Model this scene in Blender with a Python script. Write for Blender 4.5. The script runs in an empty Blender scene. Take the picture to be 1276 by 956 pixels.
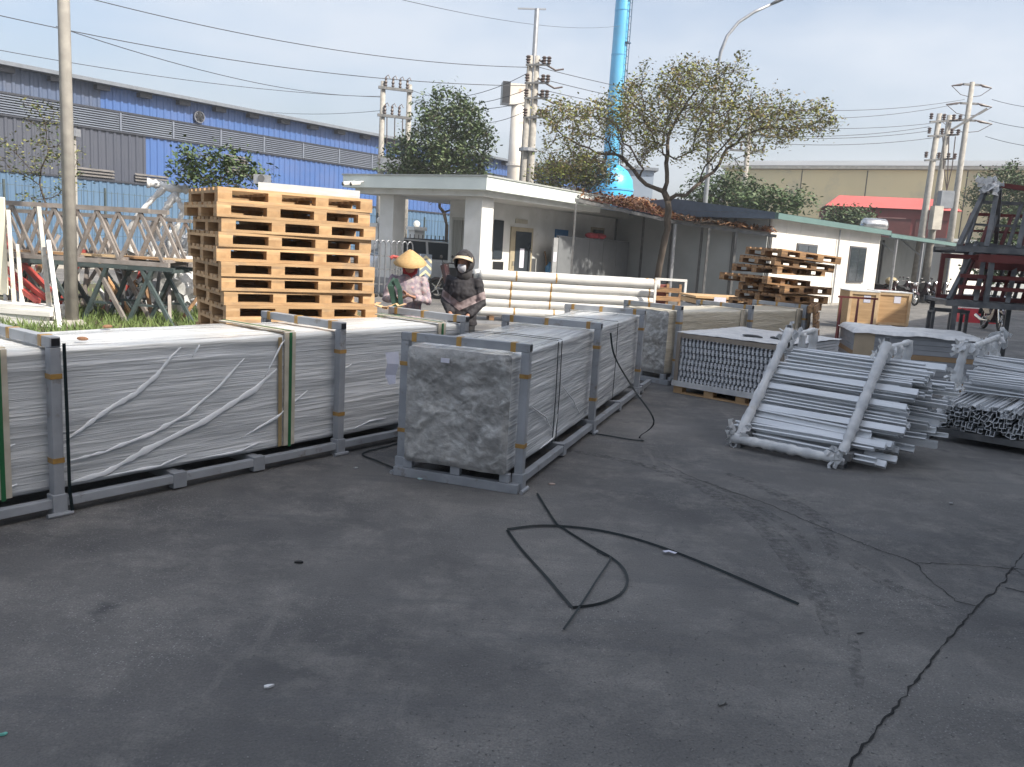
import bpy, bmesh, math, random
import numpy as np
from mathutils import Vector, Matrix, noise
random.seed(11)
R = math.radians
scene = bpy.context.scene
C = scene.collection

# ------------------------------------------------------------------ camera
FPX, PITCH, ROLL, CAMZ = 1044.0, 0.1639, 0.0597, 1.6
cam = bpy.data.cameras.new('camera'); camo = bpy.data.objects.new('camera', cam); C.objects.link(camo)
cam.sensor_fit = 'HORIZONTAL'; cam.sensor_width = 36.0; cam.lens = FPX / 1276.0 * 36.0
cam.clip_start = 0.05; cam.clip_end = 2000
_rt = Vector((1, 0, 0)); _fw = Vector((0, math.cos(PITCH), -math.sin(PITCH))); _up = Vector((0, math.sin(PITCH), math.cos(PITCH)))
CX = _rt * math.cos(ROLL) + _up * math.sin(ROLL); CY = -_rt * math.sin(ROLL) + _up * math.cos(ROLL)
camo.matrix_world = Matrix(((CX.x, CY.x, -_fw.x, 0), (CX.y, CY.y, -_fw.y, 0), (CX.z, CY.z, -_fw.z, CAMZ), (0, 0, 0, 1)))
scene.camera = camo
EYE = Vector((0, 0, CAMZ))

# ------------------------------------------------------------------ sky, sun, exposure
SUN_EL = R(43); SUN_TO = Vector((0.83, -0.56, 0)).normalized()
world = bpy.data.worlds.new('World'); scene.world = world; world.use_nodes = True
wn, wl = world.node_tree.nodes, world.node_tree.links
wn.clear()
w_out = wn.new('ShaderNodeOutputWorld'); w_bg = wn.new('ShaderNodeBackground')
sky = wn.new('ShaderNodeTexSky'); sky.sky_type = 'NISHITA'; sky.sun_disc = False
sky.sun_elevation = SUN_EL; sky.sun_rotation = math.atan2(SUN_TO.x, SUN_TO.y)
sky.air_density = 1.0; sky.dust_density = 5.0; sky.ozone_density = 1.5
w_tc = wn.new('ShaderNodeTexCoord'); w_mp = wn.new('ShaderNodeMapping'); w_mp.inputs['Scale'].default_value = (1.6, 1.6, 4.5)
w_nz = wn.new('ShaderNodeTexNoise'); w_nz.inputs['Scale'].default_value = 2.1; w_nz.inputs['Detail'].default_value = 5; w_nz.inputs['Roughness'].default_value = 0.5
w_cr = wn.new('ShaderNodeValToRGB'); w_cr.color_ramp.elements[0].position = 0.36; w_cr.color_ramp.elements[1].position = 0.66
w_cr.color_ramp.elements[0].color = (0.22, 0.22, 0.22, 1); w_cr.color_ramp.elements[1].color = (0.85, 0.85, 0.85, 1)
w_mx = wn.new('ShaderNodeMix'); w_mx.data_type = 'RGBA'
w_mx.inputs['B'].default_value = (3.35, 3.65, 4.1, 1)          # thin high haze, in the sky texture's own units
wl.new(w_tc.outputs['Generated'], w_mp.inputs['Vector']); wl.new(w_mp.outputs['Vector'], w_nz.inputs['Vector'])
wl.new(w_nz.outputs['Fac'], w_cr.inputs['Fac']); wl.new(w_cr.outputs['Color'], w_mx.inputs['Factor'])
wl.new(sky.outputs['Color'], w_mx.inputs['A']); wl.new(w_mx.outputs['Result'], w_bg.inputs['Color'])
w_bg.inputs['Strength'].default_value = 0.107
wl.new(w_bg.outputs['Background'], w_out.inputs['Surface'])
sl = bpy.data.lights.new('sun', 'SUN'); so = bpy.data.objects.new('sun', sl); C.objects.link(so)
sl.energy = 3.3; sl.angle = R(0.7); sl.color = (1.0, 0.93, 0.82)
_sd = Vector((SUN_TO.x * math.cos(SUN_EL), SUN_TO.y * math.cos(SUN_EL), math.sin(SUN_EL)))
so.rotation_euler = _sd.to_track_quat('Z', 'Y').to_euler(); so.location = (10, -10, 30)
scene.view_settings.view_transform = 'Standard'; scene.view_settings.look = 'None'
scene.view_settings.exposure = 1.15; scene.view_settings.gamma = 1.0; scene.view_settings.use_curve_mapping = False
scene.render.engine = 'CYCLES'
scene.cycles.max_bounces = 6; scene.cycles.diffuse_bounces = 3; scene.cycles.glossy_bounces = 3; scene.cycles.transparent_max_bounces = 6

# ------------------------------------------------------------------ pixel helpers (1276 x 956 photograph)
def ray(px, py):
    X = px - 638; Y = 478 - py
    return (CX * X + CY * Y + _fw * FPX)
def G(px, py, z=0.0):                                   # where the pixel's ray meets the level z
    g = ray(px, py); return EYE + g * ((z - CAMZ) / g.z)
def D(px, py, d):                                       # the point of the pixel's ray at depth d (metres along +Y)
    g = ray(px, py); return EYE + g * (d / g.y)
def P(v):
    v = Vector(v) - EYE; d = v.dot(_fw)
    return 638 + FPX * v.dot(CX) / d, 478 - FPX * v.dot(CY) / d
def along(px, o, d, z, lo, hi):                         # how far along o + t d (at height z) the pixel column px is met
    o = Vector((o[0], o[1], z)); d = Vector((d[0], d[1], 0))
    f = lambda t: P(o + d * t)[0] - px
    a, b = lo, hi
    for _ in range(40):
        m = (a + b) / 2
        if (f(m) < 0) == (f(a) < 0): a = m
        else: b = m
    return (a + b) / 2

# ------------------------------------------------------------------ mesh helper
class MB:
    def __init__(s): s.v = []; s.f = []
    def add(s, vs, fs):
        n = len(s.v); s.v.extend(tuple(p) for p in vs); s.f.extend(tuple(i + n for i in f) for f in fs); return s
    def box(s, x0, x1, y0, y1, z0, z1):
        return s.add([(x0,y0,z0),(x1,y0,z0),(x1,y1,z0),(x0,y1,z0),(x0,y0,z1),(x1,y0,z1),(x1,y1,z1),(x0,y1,z1)],
                     [(0,3,2,1),(4,5,6,7),(0,1,5,4),(1,2,6,5),(2,3,7,6),(3,0,4,7)])
    def sweep(s, pts, sec, up=(0,0,1), scale=None, cap=True):
        pts = [Vector(p) for p in pts]; up = Vector(up); n = len(sec); vs = []
        for i, p in enumerate(pts):
            t = (pts[min(i+1, len(pts)-1)] - pts[max(i-1, 0)])
            t = t.normalized() if t.length > 1e-9 else Vector((0,0,1))
            u = up if abs(t.dot(up)) < 0.985 else (Vector((0,1,0)) if abs(t.y) < .9 else Vector((1,0,0)))
            sd = t.cross(u).normalized(); uv = sd.cross(t)
            k = 1 if scale is None else scale[i]
            kx, ky = k if isinstance(k, tuple) else (k, k)
            vs += [p + sd * (a * kx) + uv * (b * ky) for a, b in sec]
        fs = [(i*n+j, i*n+(j+1)%n, (i+1)*n+(j+1)%n, (i+1)*n+j) for i in range(len(pts)-1) for j in range(n)]
        if cap: fs += [tuple(range(n-1, -1, -1)), tuple(range((len(pts)-1)*n, len(pts)*n))]
        return s.add(vs, fs)
    def bar(s, a, b, w, h=None, up=(0,0,1)):
        h = h or w; return s.sweep([a, b], [(-w/2,-h/2),(w/2,-h/2),(w/2,h/2),(-w/2,h/2)], up)
    def ribbon(s, pts, w, t=.002, up=(0,0,1), scale=None):
        return s.sweep(pts, [(-w/2,-t/2),(w/2,-t/2),(w/2,t/2),(-w/2,t/2)], up, [(k, 1) for k in scale] if scale else None)
    def tube(s, pts, r, n=8, up=(0,0,1), cap=True):
        rs = r if isinstance(r, (list, tuple)) else [r] * len(pts)
        return s.sweep(pts, [(math.cos(6.28319*k/n), math.sin(6.28319*k/n)) for k in range(n)], up, rs, cap)
    def lathe(s, prof, n=16, c=(0,0,0)):
        vs = [(c[0]+r*math.cos(6.28319*k/n), c[1]+r*math.sin(6.28319*k/n), c[2]+z) for r, z in prof for k in range(n)]
        fs = [(i*n+j, i*n+(j+1)%n, (i+1)*n+(j+1)%n, (i+1)*n+j) for i in range(len(prof)-1) for j in range(n)]
        return s.add(vs, fs + [tuple(range(n-1,-1,-1)), tuple(range((len(prof)-1)*n, len(prof)*n))])
    def ball(s, c, rx, ry=None, rz=None, n=10, m=7):
        ry = ry or rx; rz = rz or rx; vs = []; fs = []
        for i in range(m+1):
            a = math.pi*i/m - math.pi/2
            for k in range(n):
                b = 6.28319*k/n; vs.append((c[0]+rx*math.cos(a)*math.cos(b), c[1]+ry*math.cos(a)*math.sin(b), c[2]+rz*math.sin(a)))
        fs = [(i*n+j, i*n+(j+1)%n, (i+1)*n+(j+1)%n, (i+1)*n+j) for i in range(m) for j in range(n)]
        return s.add(vs, fs)
    def mesh(s, name, smooth=False):
        me = bpy.data.meshes.new(name); me.from_pydata(s.v, [], s.f); me.update()
        if smooth: me.shade_smooth()
        return me
    def build(s, name, mat, parent=None, smooth=False, bevel=0):
        return obj(name, s.mesh(name, smooth), mat, parent, bevel)
def obj(name, me, mat, parent=None, bevel=0):
    o = bpy.data.objects.new(name, me); C.objects.link(o)
    if not me.materials: me.materials.append(mat)
    if parent: o.parent = parent
    if bevel:
        b = o.modifiers.new('bevel', 'BEVEL'); b.width = bevel; b.segments = 2; b.limit_method = 'ANGLE'; b.angle_limit = R(50)
    return o
def tag(o, label=None, cat=None, group=None, kind=None):
    for k, v in (('label', label), ('category', cat), ('group', group), ('kind', kind)):
        if v: o[k] = v
    return o
def thing(name, label, cat, loc=(0,0,0), rz=0, group=None, rot=None):
    o = bpy.data.objects.new(name, None); C.objects.link(o); o.empty_display_size = .1
    o.location = loc; o.rotation_euler = rot or (0, 0, rz); return tag(o, label, cat, group)
def dup(root, loc=None, rz=None, label=None, group=None, scale=None, parent=None):
    r = root.copy(); C.objects.link(r)
    if loc is not None: r.location = loc
    if rz is not None: r.rotation_euler = rz if isinstance(rz, tuple) else (0, 0, rz)
    if scale: r.scale = scale
    if parent: r.parent = parent
    if label: r['label'] = label
    if group: r['group'] = group
    for ch in list(root.children): dup(ch, parent=r)
    return r
def kids(ob, out=None):
    for c in ob.children: yield c; yield from kids(c)

# ------------------------------------------------------------------ materials
MATS = {}
def M(name, c1, c2=None, sc=4, st=(1,1,1), r=.6, m=0., bump=0., bsc=None, rnd=0., contrast=(.35,.65), detail=5, spec=.5, dist=0., c3=None, sc3=1.3, con3=(.55,.75), alpha=None):
    if name in MATS: return MATS[name]
    mt = bpy.data.materials.new(name); mt.use_nodes = True; MATS[name] = mt
    n, l = mt.node_tree.nodes, mt.node_tree.links; b = n['Principled BSDF']
    b.inputs['Roughness'].default_value = r; b.inputs['Metallic'].default_value = m; b.inputs['Specular IOR Level'].default_value = spec
    c2 = c2 or tuple(x * .8 for x in c1)
    tc = n.new('ShaderNodeTexCoord'); mp = n.new('ShaderNodeMapping'); mp.inputs['Scale'].default_value = st
    oi = n.new('ShaderNodeObjectInfo')
    ad = n.new('ShaderNodeVectorMath'); ad.operation = 'MULTIPLY_ADD'; ad.inputs[1].default_value = (17.3, 9.1, 5.7)
    l.new(oi.outputs['Random'], ad.inputs[0]); l.new(tc.outputs['Object'], ad.inputs[2]); l.new(ad.outputs[0], mp.inputs['Vector'])
    nz = n.new('ShaderNodeTexNoise'); nz.inputs['Scale'].default_value = sc; nz.inputs['Detail'].default_value = detail; nz.inputs['Distortion'].default_value = dist
    l.new(mp.outputs['Vector'], nz.inputs['Vector'])
    mr = n.new('ShaderNodeMapRange'); mr.inputs['From Min'].default_value = contrast[0]; mr.inputs['From Max'].default_value = contrast[1]
    l.new(nz.outputs['Fac'], mr.inputs['Value'])
    mx = n.new('ShaderNodeMix'); mx.data_type = 'RGBA'; mx.inputs['A'].default_value = (*c1, 1); mx.inputs['B'].default_value = (*c2, 1)
    l.new(mr.outputs['Result'], mx.inputs['Factor']); col = mx.outputs['Result']
    if c3:
        n3 = n.new('ShaderNodeTexNoise'); n3.inputs['Scale'].default_value = sc3; n3.inputs['Detail'].default_value = 7; n3.inputs['Roughness'].default_value = .65
        l.new(ad.outputs[0], n3.inputs['Vector'])
        m3 = n.new('ShaderNodeMapRange'); m3.inputs['From Min'].default_value = con3[0]; m3.inputs['From Max'].default_value = con3[1]; l.new(n3.outputs['Fac'], m3.inputs['Value'])
        x3 = n.new('ShaderNodeMix'); x3.data_type = 'RGBA'; x3.inputs['B'].default_value = (*c3, 1)
        l.new(m3.outputs['Result'], x3.inputs['Factor']); l.new(col, x3.inputs['A']); col = x3.outputs['Result']
    if rnd:
        mm = n.new('ShaderNodeMath'); mm.operation = 'MULTIPLY_ADD'; mm.inputs[1].default_value = 2*rnd; mm.inputs[2].default_value = 1 - rnd
        l.new(oi.outputs['Random'], mm.inputs[0])
        hv = n.new('ShaderNodeHueSaturation'); l.new(mm.outputs[0], hv.inputs['Value']); l.new(col, hv.inputs['Color']); col = hv.outputs['Color']
    l.new(col, b.inputs['Base Color'])
    if bump:
        nb = nz
        if bsc:
            nb = n.new('ShaderNodeTexNoise'); nb.inputs['Scale'].default_value = bsc; nb.inputs['Detail'].default_value = 5; l.new(mp.outputs['Vector'], nb.inputs['Vector'])
        bp = n.new('ShaderNodeBump'); bp.inputs['Strength'].default_value = 1; bp.inputs['Distance'].default_value = bump
        l.new(nb.outputs['Fac'], bp.inputs['Height']); l.new(bp.outputs['Normal'], b.inputs['Normal'])
    if alpha is not None: b.inputs['Alpha'].default_value = alpha
    return mt
steel_paint = M('grey_paint', (.34,.355,.38), (.27,.285,.305), sc=6, r=.42, rnd=.08, c3=(.17,.145,.12), sc3=9, con3=(.57,.72), bump=.001, bsc=40)
black_cap = M('black_plastic', (.012,.012,.014), r=.4)
tape = M('brown_tape', (.42,.25,.07), (.3,.17,.05), sc=20, r=.35, rnd=.1)
def film_mat(name, dark, mid, lite, st, sc, bump, rough, cover=.5, warm=None, facet=0.):
    """Clouded stretch film: ridged creases that stand proud, wrinkle highlights painted pale into the colour."""
    mt = bpy.data.materials.new(name); mt.use_nodes = True; n, l = mt.node_tree.nodes, mt.node_tree.links; b = n['Principled BSDF']
    tc = n.new('ShaderNodeTexCoord'); mp = n.new('ShaderNodeMapping'); mp.inputs['Scale'].default_value = st; l.new(tc.outputs['Object'], mp.inputs['Vector'])
    def nz(s_, d, typ='FBM', dist=0., src=mp.outputs['Vector'], rough_=.55):
        t = n.new('ShaderNodeTexNoise'); t.noise_type = typ; t.inputs['Scale'].default_value = s_; t.inputs['Detail'].default_value = d; t.inputs['Distortion'].default_value = dist; t.inputs['Roughness'].default_value = rough_
        if typ != 'FBM': t.inputs['Offset'].default_value = .9; t.inputs['Gain'].default_value = 1.5; t.normalize = False
        l.new(src, t.inputs['Vector']); return t.outputs['Fac']
    def rg_(v, a, c, lo=0., hi=1.):
        m = n.new('ShaderNodeMapRange'); m.inputs['From Min'].default_value = a; m.inputs['From Max'].default_value = c; m.inputs['To Min'].default_value = lo; m.inputs['To Max'].default_value = hi; l.new(v, m.inputs['Value']); return m.outputs['Result']
    def mx(f, a, c):
        m = n.new('ShaderNodeMix'); m.data_type = 'RGBA'; l.new(f, m.inputs['Factor'])
        for k, x in (('A', a), ('B', c)):
            if isinstance(x, tuple): m.inputs[k].default_value = (*x, 1)
            else: l.new(x, m.inputs[k])
        return m.outputs['Result']
    big = nz(sc*.45, 5, dist=.4); ridge = nz(sc, 5, 'RIDGED_MULTIFRACTAL', .25); fine = nz(sc*4.5, 6, dist=.3)
    col = mx(rg_(big, .33, .67), dark, mid)
    col = mx(rg_(fine, .42, .72, 0, .7), col, mid)
    col = mx(rg_(ridge, .9, 2.0, 0, cover), col, lite)  # pale colour along the ridges paints the crease highlights
    if warm: col = mx(rg_(nz(1.1, 4, src=tc.outputs['Object']), .5, .75, 0, .7), col, warm)
    l.new(col, b.inputs['Base Color']); b.inputs['Specular IOR Level'].default_value = .6
    l.new(rg_(big, .3, .7, rough, rough + .16), b.inputs['Roughness'])
    ad = n.new('ShaderNodeMath'); ad.operation = 'MULTIPLY_ADD'; ad.inputs[1].default_value = .35; l.new(ridge, ad.inputs[0]); l.new(fine, ad.inputs[2])
    hgt = ad
    if facet:                                    # crumpled facets: a warped cell pattern
        wv = n.new('ShaderNodeTexNoise'); wv.inputs['Scale'].default_value = 5; l.new(tc.outputs['Object'], wv.inputs['Vector'])
        va = n.new('ShaderNodeVectorMath'); va.operation = 'MULTIPLY_ADD'; va.inputs[1].default_value = (.22,.22,.22); l.new(wv.outputs['Color'], va.inputs[0]); l.new(tc.outputs['Object'], va.inputs[2])
        for sc_, k_ in ((6.5, facet), (17., facet*.45)):
            vo_n = n.new('ShaderNodeTexVoronoi'); vo_n.inputs['Scale'].default_value = sc_; l.new(va.outputs[0], vo_n.inputs['Vector'])
            h2 = n.new('ShaderNodeMath'); h2.operation = 'MULTIPLY_ADD'; h2.inputs[1].default_value = k_; l.new(vo_n.outputs['Distance'], h2.inputs[0]); l.new(hgt.outputs[0], h2.inputs[2]); hgt = h2
    ad = hgt
    bp = n.new('ShaderNodeBump'); bp.inputs['Distance'].default_value = bump; l.new(ad.outputs[0], bp.inputs['Height']); l.new(bp.outputs['Normal'], b.inputs['Normal'])
    return mt
film = film_mat('stretch_film', (.40,.415,.425), (.72,.735,.74), (.95,.955,.955), (.15,2.2,3.6), 3.4, .012, .10, .85)
film_lit = M('film_fold_highlight', (.93,.94,.95), (.84,.86,.87), sc=9, r=.14, bump=.001, bsc=40, spec=1.)  # whiter than the film, so sky highlights on the folds are painted in
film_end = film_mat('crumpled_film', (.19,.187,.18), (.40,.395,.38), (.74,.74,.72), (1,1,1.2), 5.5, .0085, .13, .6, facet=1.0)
film_wht = M('white_foam_wrap', (.74,.74,.73), (.55,.56,.57), sc=8, r=.35, bump=.006, bsc=16, c3=(.45,.42,.36), sc3=5, con3=(.62,.8))
cream_film = film_mat('cream_film', (.44,.39,.30), (.62,.57,.46), (.76,.72,.62), (.4,2.2,4), 3.5, .008, .28, .5)
board_c = M('edge_board', (.56,.51,.42), (.44,.39,.31), sc=9, r=.7)
strap_g = M('green_strap', (.02,.14,.05), r=.4)
strap_k = M('black_strap', (.005,.008,.009), (.009,.017,.019), sc=3, r=.45, spec=.25)
wood = M('pallet_wood', (.55,.365,.195), (.41,.255,.13), sc=6, st=(.6,5,5), r=.75, rnd=.24, bump=.002, bsc=14, c3=(.27,.20,.14), sc3=3.5, con3=(.52,.74))
wood_end = M('pallet_block', (.50,.315,.16), (.36,.22,.11), sc=12, r=.8, rnd=.16, bump=.002, bsc=30)
wood_old = M('weathered_pallet_wood', (.42,.24,.11), (.20,.12,.07), sc=6, st=(.6,5,5), r=.8, rnd=.3, bump=.0015, bsc=14, c3=(.5,.42,.32), sc3=4, con3=(.58,.75))
ply = M('plywood', (.55,.36,.19), (.44,.28,.14), sc=5, st=(.4,4,4), r=.7, rnd=.08)
white_paint = M('white_paint', (.78,.77,.74), (.70,.69,.65), sc=3, r=.6, c3=(.5,.47,.4), sc3=2.2, con3=(.6,.85))
render_w = M('gatehouse_render', (.70,.70,.68), (.60,.60,.57), sc=2, r=.8, c3=(.42,.40,.34), sc3=1.4, con3=(.6,.85), bump=.002, bsc=30)
fascia_m = M('fascia_paint', (.72,.78,.74), (.66,.72,.68), sc=2, r=.7, c3=(.48,.45,.36), sc3=1.2, con3=(.62,.85))
grey_panel = M('grey_sandwich_panel', (.36,.38,.38), (.31,.33,.33), sc=1.5, r=.5, rnd=.04)
white_panel = M('white_sandwich_panel', (.80,.77,.72), (.73,.70,.64), sc=1.2, r=.5, rnd=.03, c3=(.6,.55,.46), sc3=1.0, con3=(.66,.9))
alu = M('silver_aluminium', (.80,.815,.83), (.66,.68,.70), sc=4, st=(.4,4,4), r=.34, m=.3, rnd=.12)
alu_dark = M('profile_end', (.05,.05,.055), (.3,.31,.33), sc=30, r=.4, m=.3, rnd=.5)
dark_steel = M('dark_steel', (.10,.105,.11), (.17,.17,.17), sc=7, r=.5, m=.2, rnd=.1, c3=(.16,.10,.07), sc3=6, con3=(.6,.8))
maroon = M('maroon_paint', (.16,.035,.03), (.11,.025,.02), sc=5, r=.55, rnd=.08)
rusty_grey = M('weathered_steel', (.30,.27,.25), (.20,.18,.165), sc=6, r=.6, m=.1, rnd=.15, c3=(.22,.13,.09), sc3=7, con3=(.58,.75))
green_steel = M('dark_green_steel', (.05,.075,.075), (.08,.10,.10), sc=6, r=.5, rnd=.15)
red_paint = M('red_paint', (.42,.07,.06), (.30,.05,.04), sc=6, r=.5)
concrete = M('pole_concrete', (.38,.36,.325), (.29,.275,.25), sc=6, r=.85, bump=.002, bsc=40, c3=(.28,.26,.23), sc3=3, con3=(.6,.8))
galv = M('galvanised', (.42,.43,.45), (.33,.34,.36), sc=6, r=.45, m=.5)
insul = M('insulator', (.10,.075,.07), r=.4)
rubber = M('rubber', (.018,.018,.019), (.03,.03,.03), sc=8, r=.7)
chrome = M('chrome', (.6,.6,.6), r=.2, m=.9)
black_paint = M('black_paint', (.02,.02,.022), (.03,.03,.033), r=.3)
glass_d = M('dark_glass', (.03,.04,.05), (.05,.06,.07), sc=1, r=.08, spec=.8)
paper = M('paper', (.68,.68,.76), (.6,.6,.7), sc=8, r=.8)
brown_card = M('cardboard', (.42,.28,.16), (.35,.23,.13), sc=6, r=.85, rnd=.1)
bark = M('bark', (.05,.04,.032), (.095,.076,.06), sc=6, st=(1,1,.4), r=.9, bump=.01, bsc=18)
# ================================================================== ground
def asphalt():
    mt = bpy.data.materials.new('asphalt'); mt.use_nodes = True
    n, l = mt.node_tree.nodes, mt.node_tree.links; b = n['Principled BSDF']; b.inputs['Roughness'].default_value = .82; b.inputs['Specular IOR Level'].default_value = .3
    tc = n.new('ShaderNodeTexCoord')
    def nz(s, d=6, r=.55, st=None, rot=0):
        t = n.new('ShaderNodeTexNoise'); t.inputs['Scale'].default_value = s; t.inputs['Detail'].default_value = d; t.inputs['Roughness'].default_value = r
        v = tc.outputs['Object']
        if st:
            mp = n.new('ShaderNodeMapping'); mp.inputs['Scale'].default_value = st; mp.inputs['Rotation'].default_value = (0,0,rot); l.new(v, mp.inputs['Vector']); v = mp.outputs['Vector']
        l.new(v, t.inputs['Vector']); return t.outputs['Fac']
    def rng(v, a, b_, lo=0., hi=1.):
        m = n.new('ShaderNodeMapRange'); m.inputs['From Min'].default_value = a; m.inputs['From Max'].default_value = b_; m.inputs['To Min'].default_value = lo; m.inputs['To Max'].default_value = hi
        l.new(v, m.inputs['Value']); return m.outputs['Result']
    def mix(f, a, c):
        m = n.new('ShaderNodeMix'); m.data_type = 'RGBA'
        if isinstance(f, float): m.inputs['Factor'].default_value = f
        else: l.new(f, m.inputs['Factor'])
        for k, x in (('A', a), ('B', c)):
            if isinstance(x, tuple): m.inputs[k].default_value = (*x, 1)
            else: l.new(x, m.inputs[k])
        return m.outputs['Result']
    col = mix(rng(nz(.36, 7, .62), .40, .60), (.105,.103,.102), (.205,.196,.184))
    col = mix(rng(nz(1.9, 12, .8), .48, .70, 0, .75), col, (.335,.314,.285))          # trodden-in dust
    col = mix(rng(nz(1.0, 6, .6, (.5, 4.5, 1), R(-38)), .56, .72, 0, .75), col, (.115,.115,.117))   # dragged and tyre-rubbed streaks
    col = mix(rng(nz(1.0, 7, .7, (2.2, .35, 1), R(25)), .60, .76, 0, .7), col, (.335,.314,.285))
    col = mix(rng(nz(2.6, 5, .5), .66, .74, 0, .8), col, (.070,.071,.074))             # oil spots
    ag = n.new('ShaderNodeTexVoronoi'); ag.inputs['Scale'].default_value = 105; l.new(tc.outputs['Object'], ag.inputs['Vector'])
    agm = n.new('ShaderNodeMath'); agm.operation = 'MULTIPLY'
    l.new(rng(ag.outputs['Distance'], .42, .22), agm.inputs[0]); l.new(rng(nz(.8, 5), .48, .64, 0.08, 1.), agm.inputs[1])
    agc = n.new('ShaderNodeMath'); agc.operation = 'MULTIPLY'; l.new(agm.outputs[0], agc.inputs[0])
    sp = n.new('ShaderNodeSeparateColor'); l.new(ag.outputs['Color'], sp.inputs['Color']); l.new(rng(sp.outputs['Red'], .55, 1., 0, .85), agc.inputs[1])
    col = mix(agc.outputs[0], col, (.50,.49,.48))
    col = mix(rng(nz(110, 4, .7), .42, .66, 0, .55), col, (.075,.076,.08))
    l.new(col, b.inputs['Base Color'])
    l.new(rng(nz(1.7, 6), .3, .7, .62, .92), b.inputs['Roughness'])
    bp = n.new('ShaderNodeBump'); bp.inputs['Distance'].default_value = .009
    ht = n.new('ShaderNodeMath'); ht.operation = 'ADD'; l.new(nz(70, 5), ht.inputs[0])
    h2 = n.new('ShaderNodeMath'); h2.operation = 'MULTIPLY'; h2.inputs[1].default_value = 3.; l.new(nz(3., 5), h2.inputs[0]); l.new(h2.outputs[0], ht.inputs[1])
    l.new(ht.outputs[0], bp.inputs['Height']); l.new(bp.outputs['Normal'], b.inputs['Normal'])
    return mt
asph = asphalt()
ground = MB().add([(-320,-220,0),(320,-220,0),(320,420,0),(-320,420,0)], [(0,1,2,3)]).build('ground', asph)
tag(ground, 'dark worn asphalt yard with dust, stains and cracks', 'ground', kind='structure')
crack_m = M('crack_filler', (.010,.010,.011), (.02,.02,.02), r=.95)
def crack(px, w, seed, jit=.006):
    random.seed(seed); pts = []; sc = []
    P3 = [G(*p) for p in px]
    for a, b in zip(P3[:-1], P3[1:]):
        n = max(4, int((b - a).length / .035))
        for k in range(n):
            p = a.lerp(b, k / n); pts.append(Vector((p.x + random.gauss(0, jit), p.y + random.gauss(0, jit), .004))); sc.append(random.uniform(.3, 1.5))
    pts.append(Vector((P3[-1].x, P3[-1].y, .004))); sc.append(.3)
    MB().ribbon(pts, w, .001, scale=sc).build('crack', crack_m, ground)
crack([(1040,985),(1064,946),(1120,875),(1180,800),(1222,752),(1250,726),(1268,700),(1300,660)], .0075, 3, .004)
crack([(868,598),(960,630),(1030,660),(1100,688),(1140,702),(1185,703),(1250,708),(1300,714)], .0045, 4)
crack([(1140,702),(1160,725),(1190,750),(1222,758)], .004, 5)
crack([(1250,732),(1290,742)], .006, 6); crack([(820,575),(868,598)], .002, 8)
wet_m = M('damp_asphalt', (.022,.022,.024), (.05,.05,.05), sc=3, r=.5)
_p = [G(1258,705), G(1300,735), G(1300,650), G(1276,668)]
MB().add([(p.x,p.y,.0035) for p in _p], [(0,1,2,3)]).build('damp_patch', wet_m, ground)

def rub_mat():
    mt = bpy.data.materials.new('tyre_rubber_mark'); mt.use_nodes = True; n, l = mt.node_tree.nodes, mt.node_tree.links; b = n['Principled BSDF']
    b.inputs['Base Color'].default_value = (.05,.05,.052,1); b.inputs['Roughness'].default_value = .8
    tc = n.new('ShaderNodeTexCoord'); t = n.new('ShaderNodeTexNoise'); t.inputs['Scale'].default_value = 22; t.inputs['Detail'].default_value = 8; l.new(tc.outputs['Object'], t.inputs['Vector'])
    m = n.new('ShaderNodeMapRange'); m.inputs['From Min'].default_value = .42; m.inputs['From Max'].default_value = .75; m.inputs['To Max'].default_value = .2; l.new(t.outputs['Fac'], m.inputs['Value']); l.new(m.outputs['Result'], b.inputs['Alpha']); return mt
rub = rub_mat()
def tyre_mark(px, w):
    q = [G(*p) for p in px]; pts = []
    for i in range(len(q)-1):
        a0, a1, a2, a3 = q[max(i-1,0)], q[i], q[i+1], q[min(i+2,len(q)-1)]
        for k in range(8):
            t = k/8; v = .5*((2*a1) + (a2-a0)*t + (2*a0-5*a1+4*a2-a3)*t*t + (3*a1-a0-3*a2+a3)*t**3); pts.append((v.x, v.y, .0022))
    MB().ribbon(pts, w, .0006, scale=[.4 + .6*math.sin(math.pi*(i+.5)/len(pts)) for i in range(len(pts))]).build('tyre_mark', rub, ground)
tyre_mark([(905,590),(960,612),(1010,640),(1030,668),(1040,700)], .12); tyre_mark([(880,600),(930,625),(985,660),(1010,690)], .09); tyre_mark([(700,560),(820,585),(930,640),(1010,730),(1040,800)], .14)
tyre_mark([(1062,790),(1066,830),(1072,860)], .06); tyre_mark([(1060,700),(1110,730),(1190,760)], .10)

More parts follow.
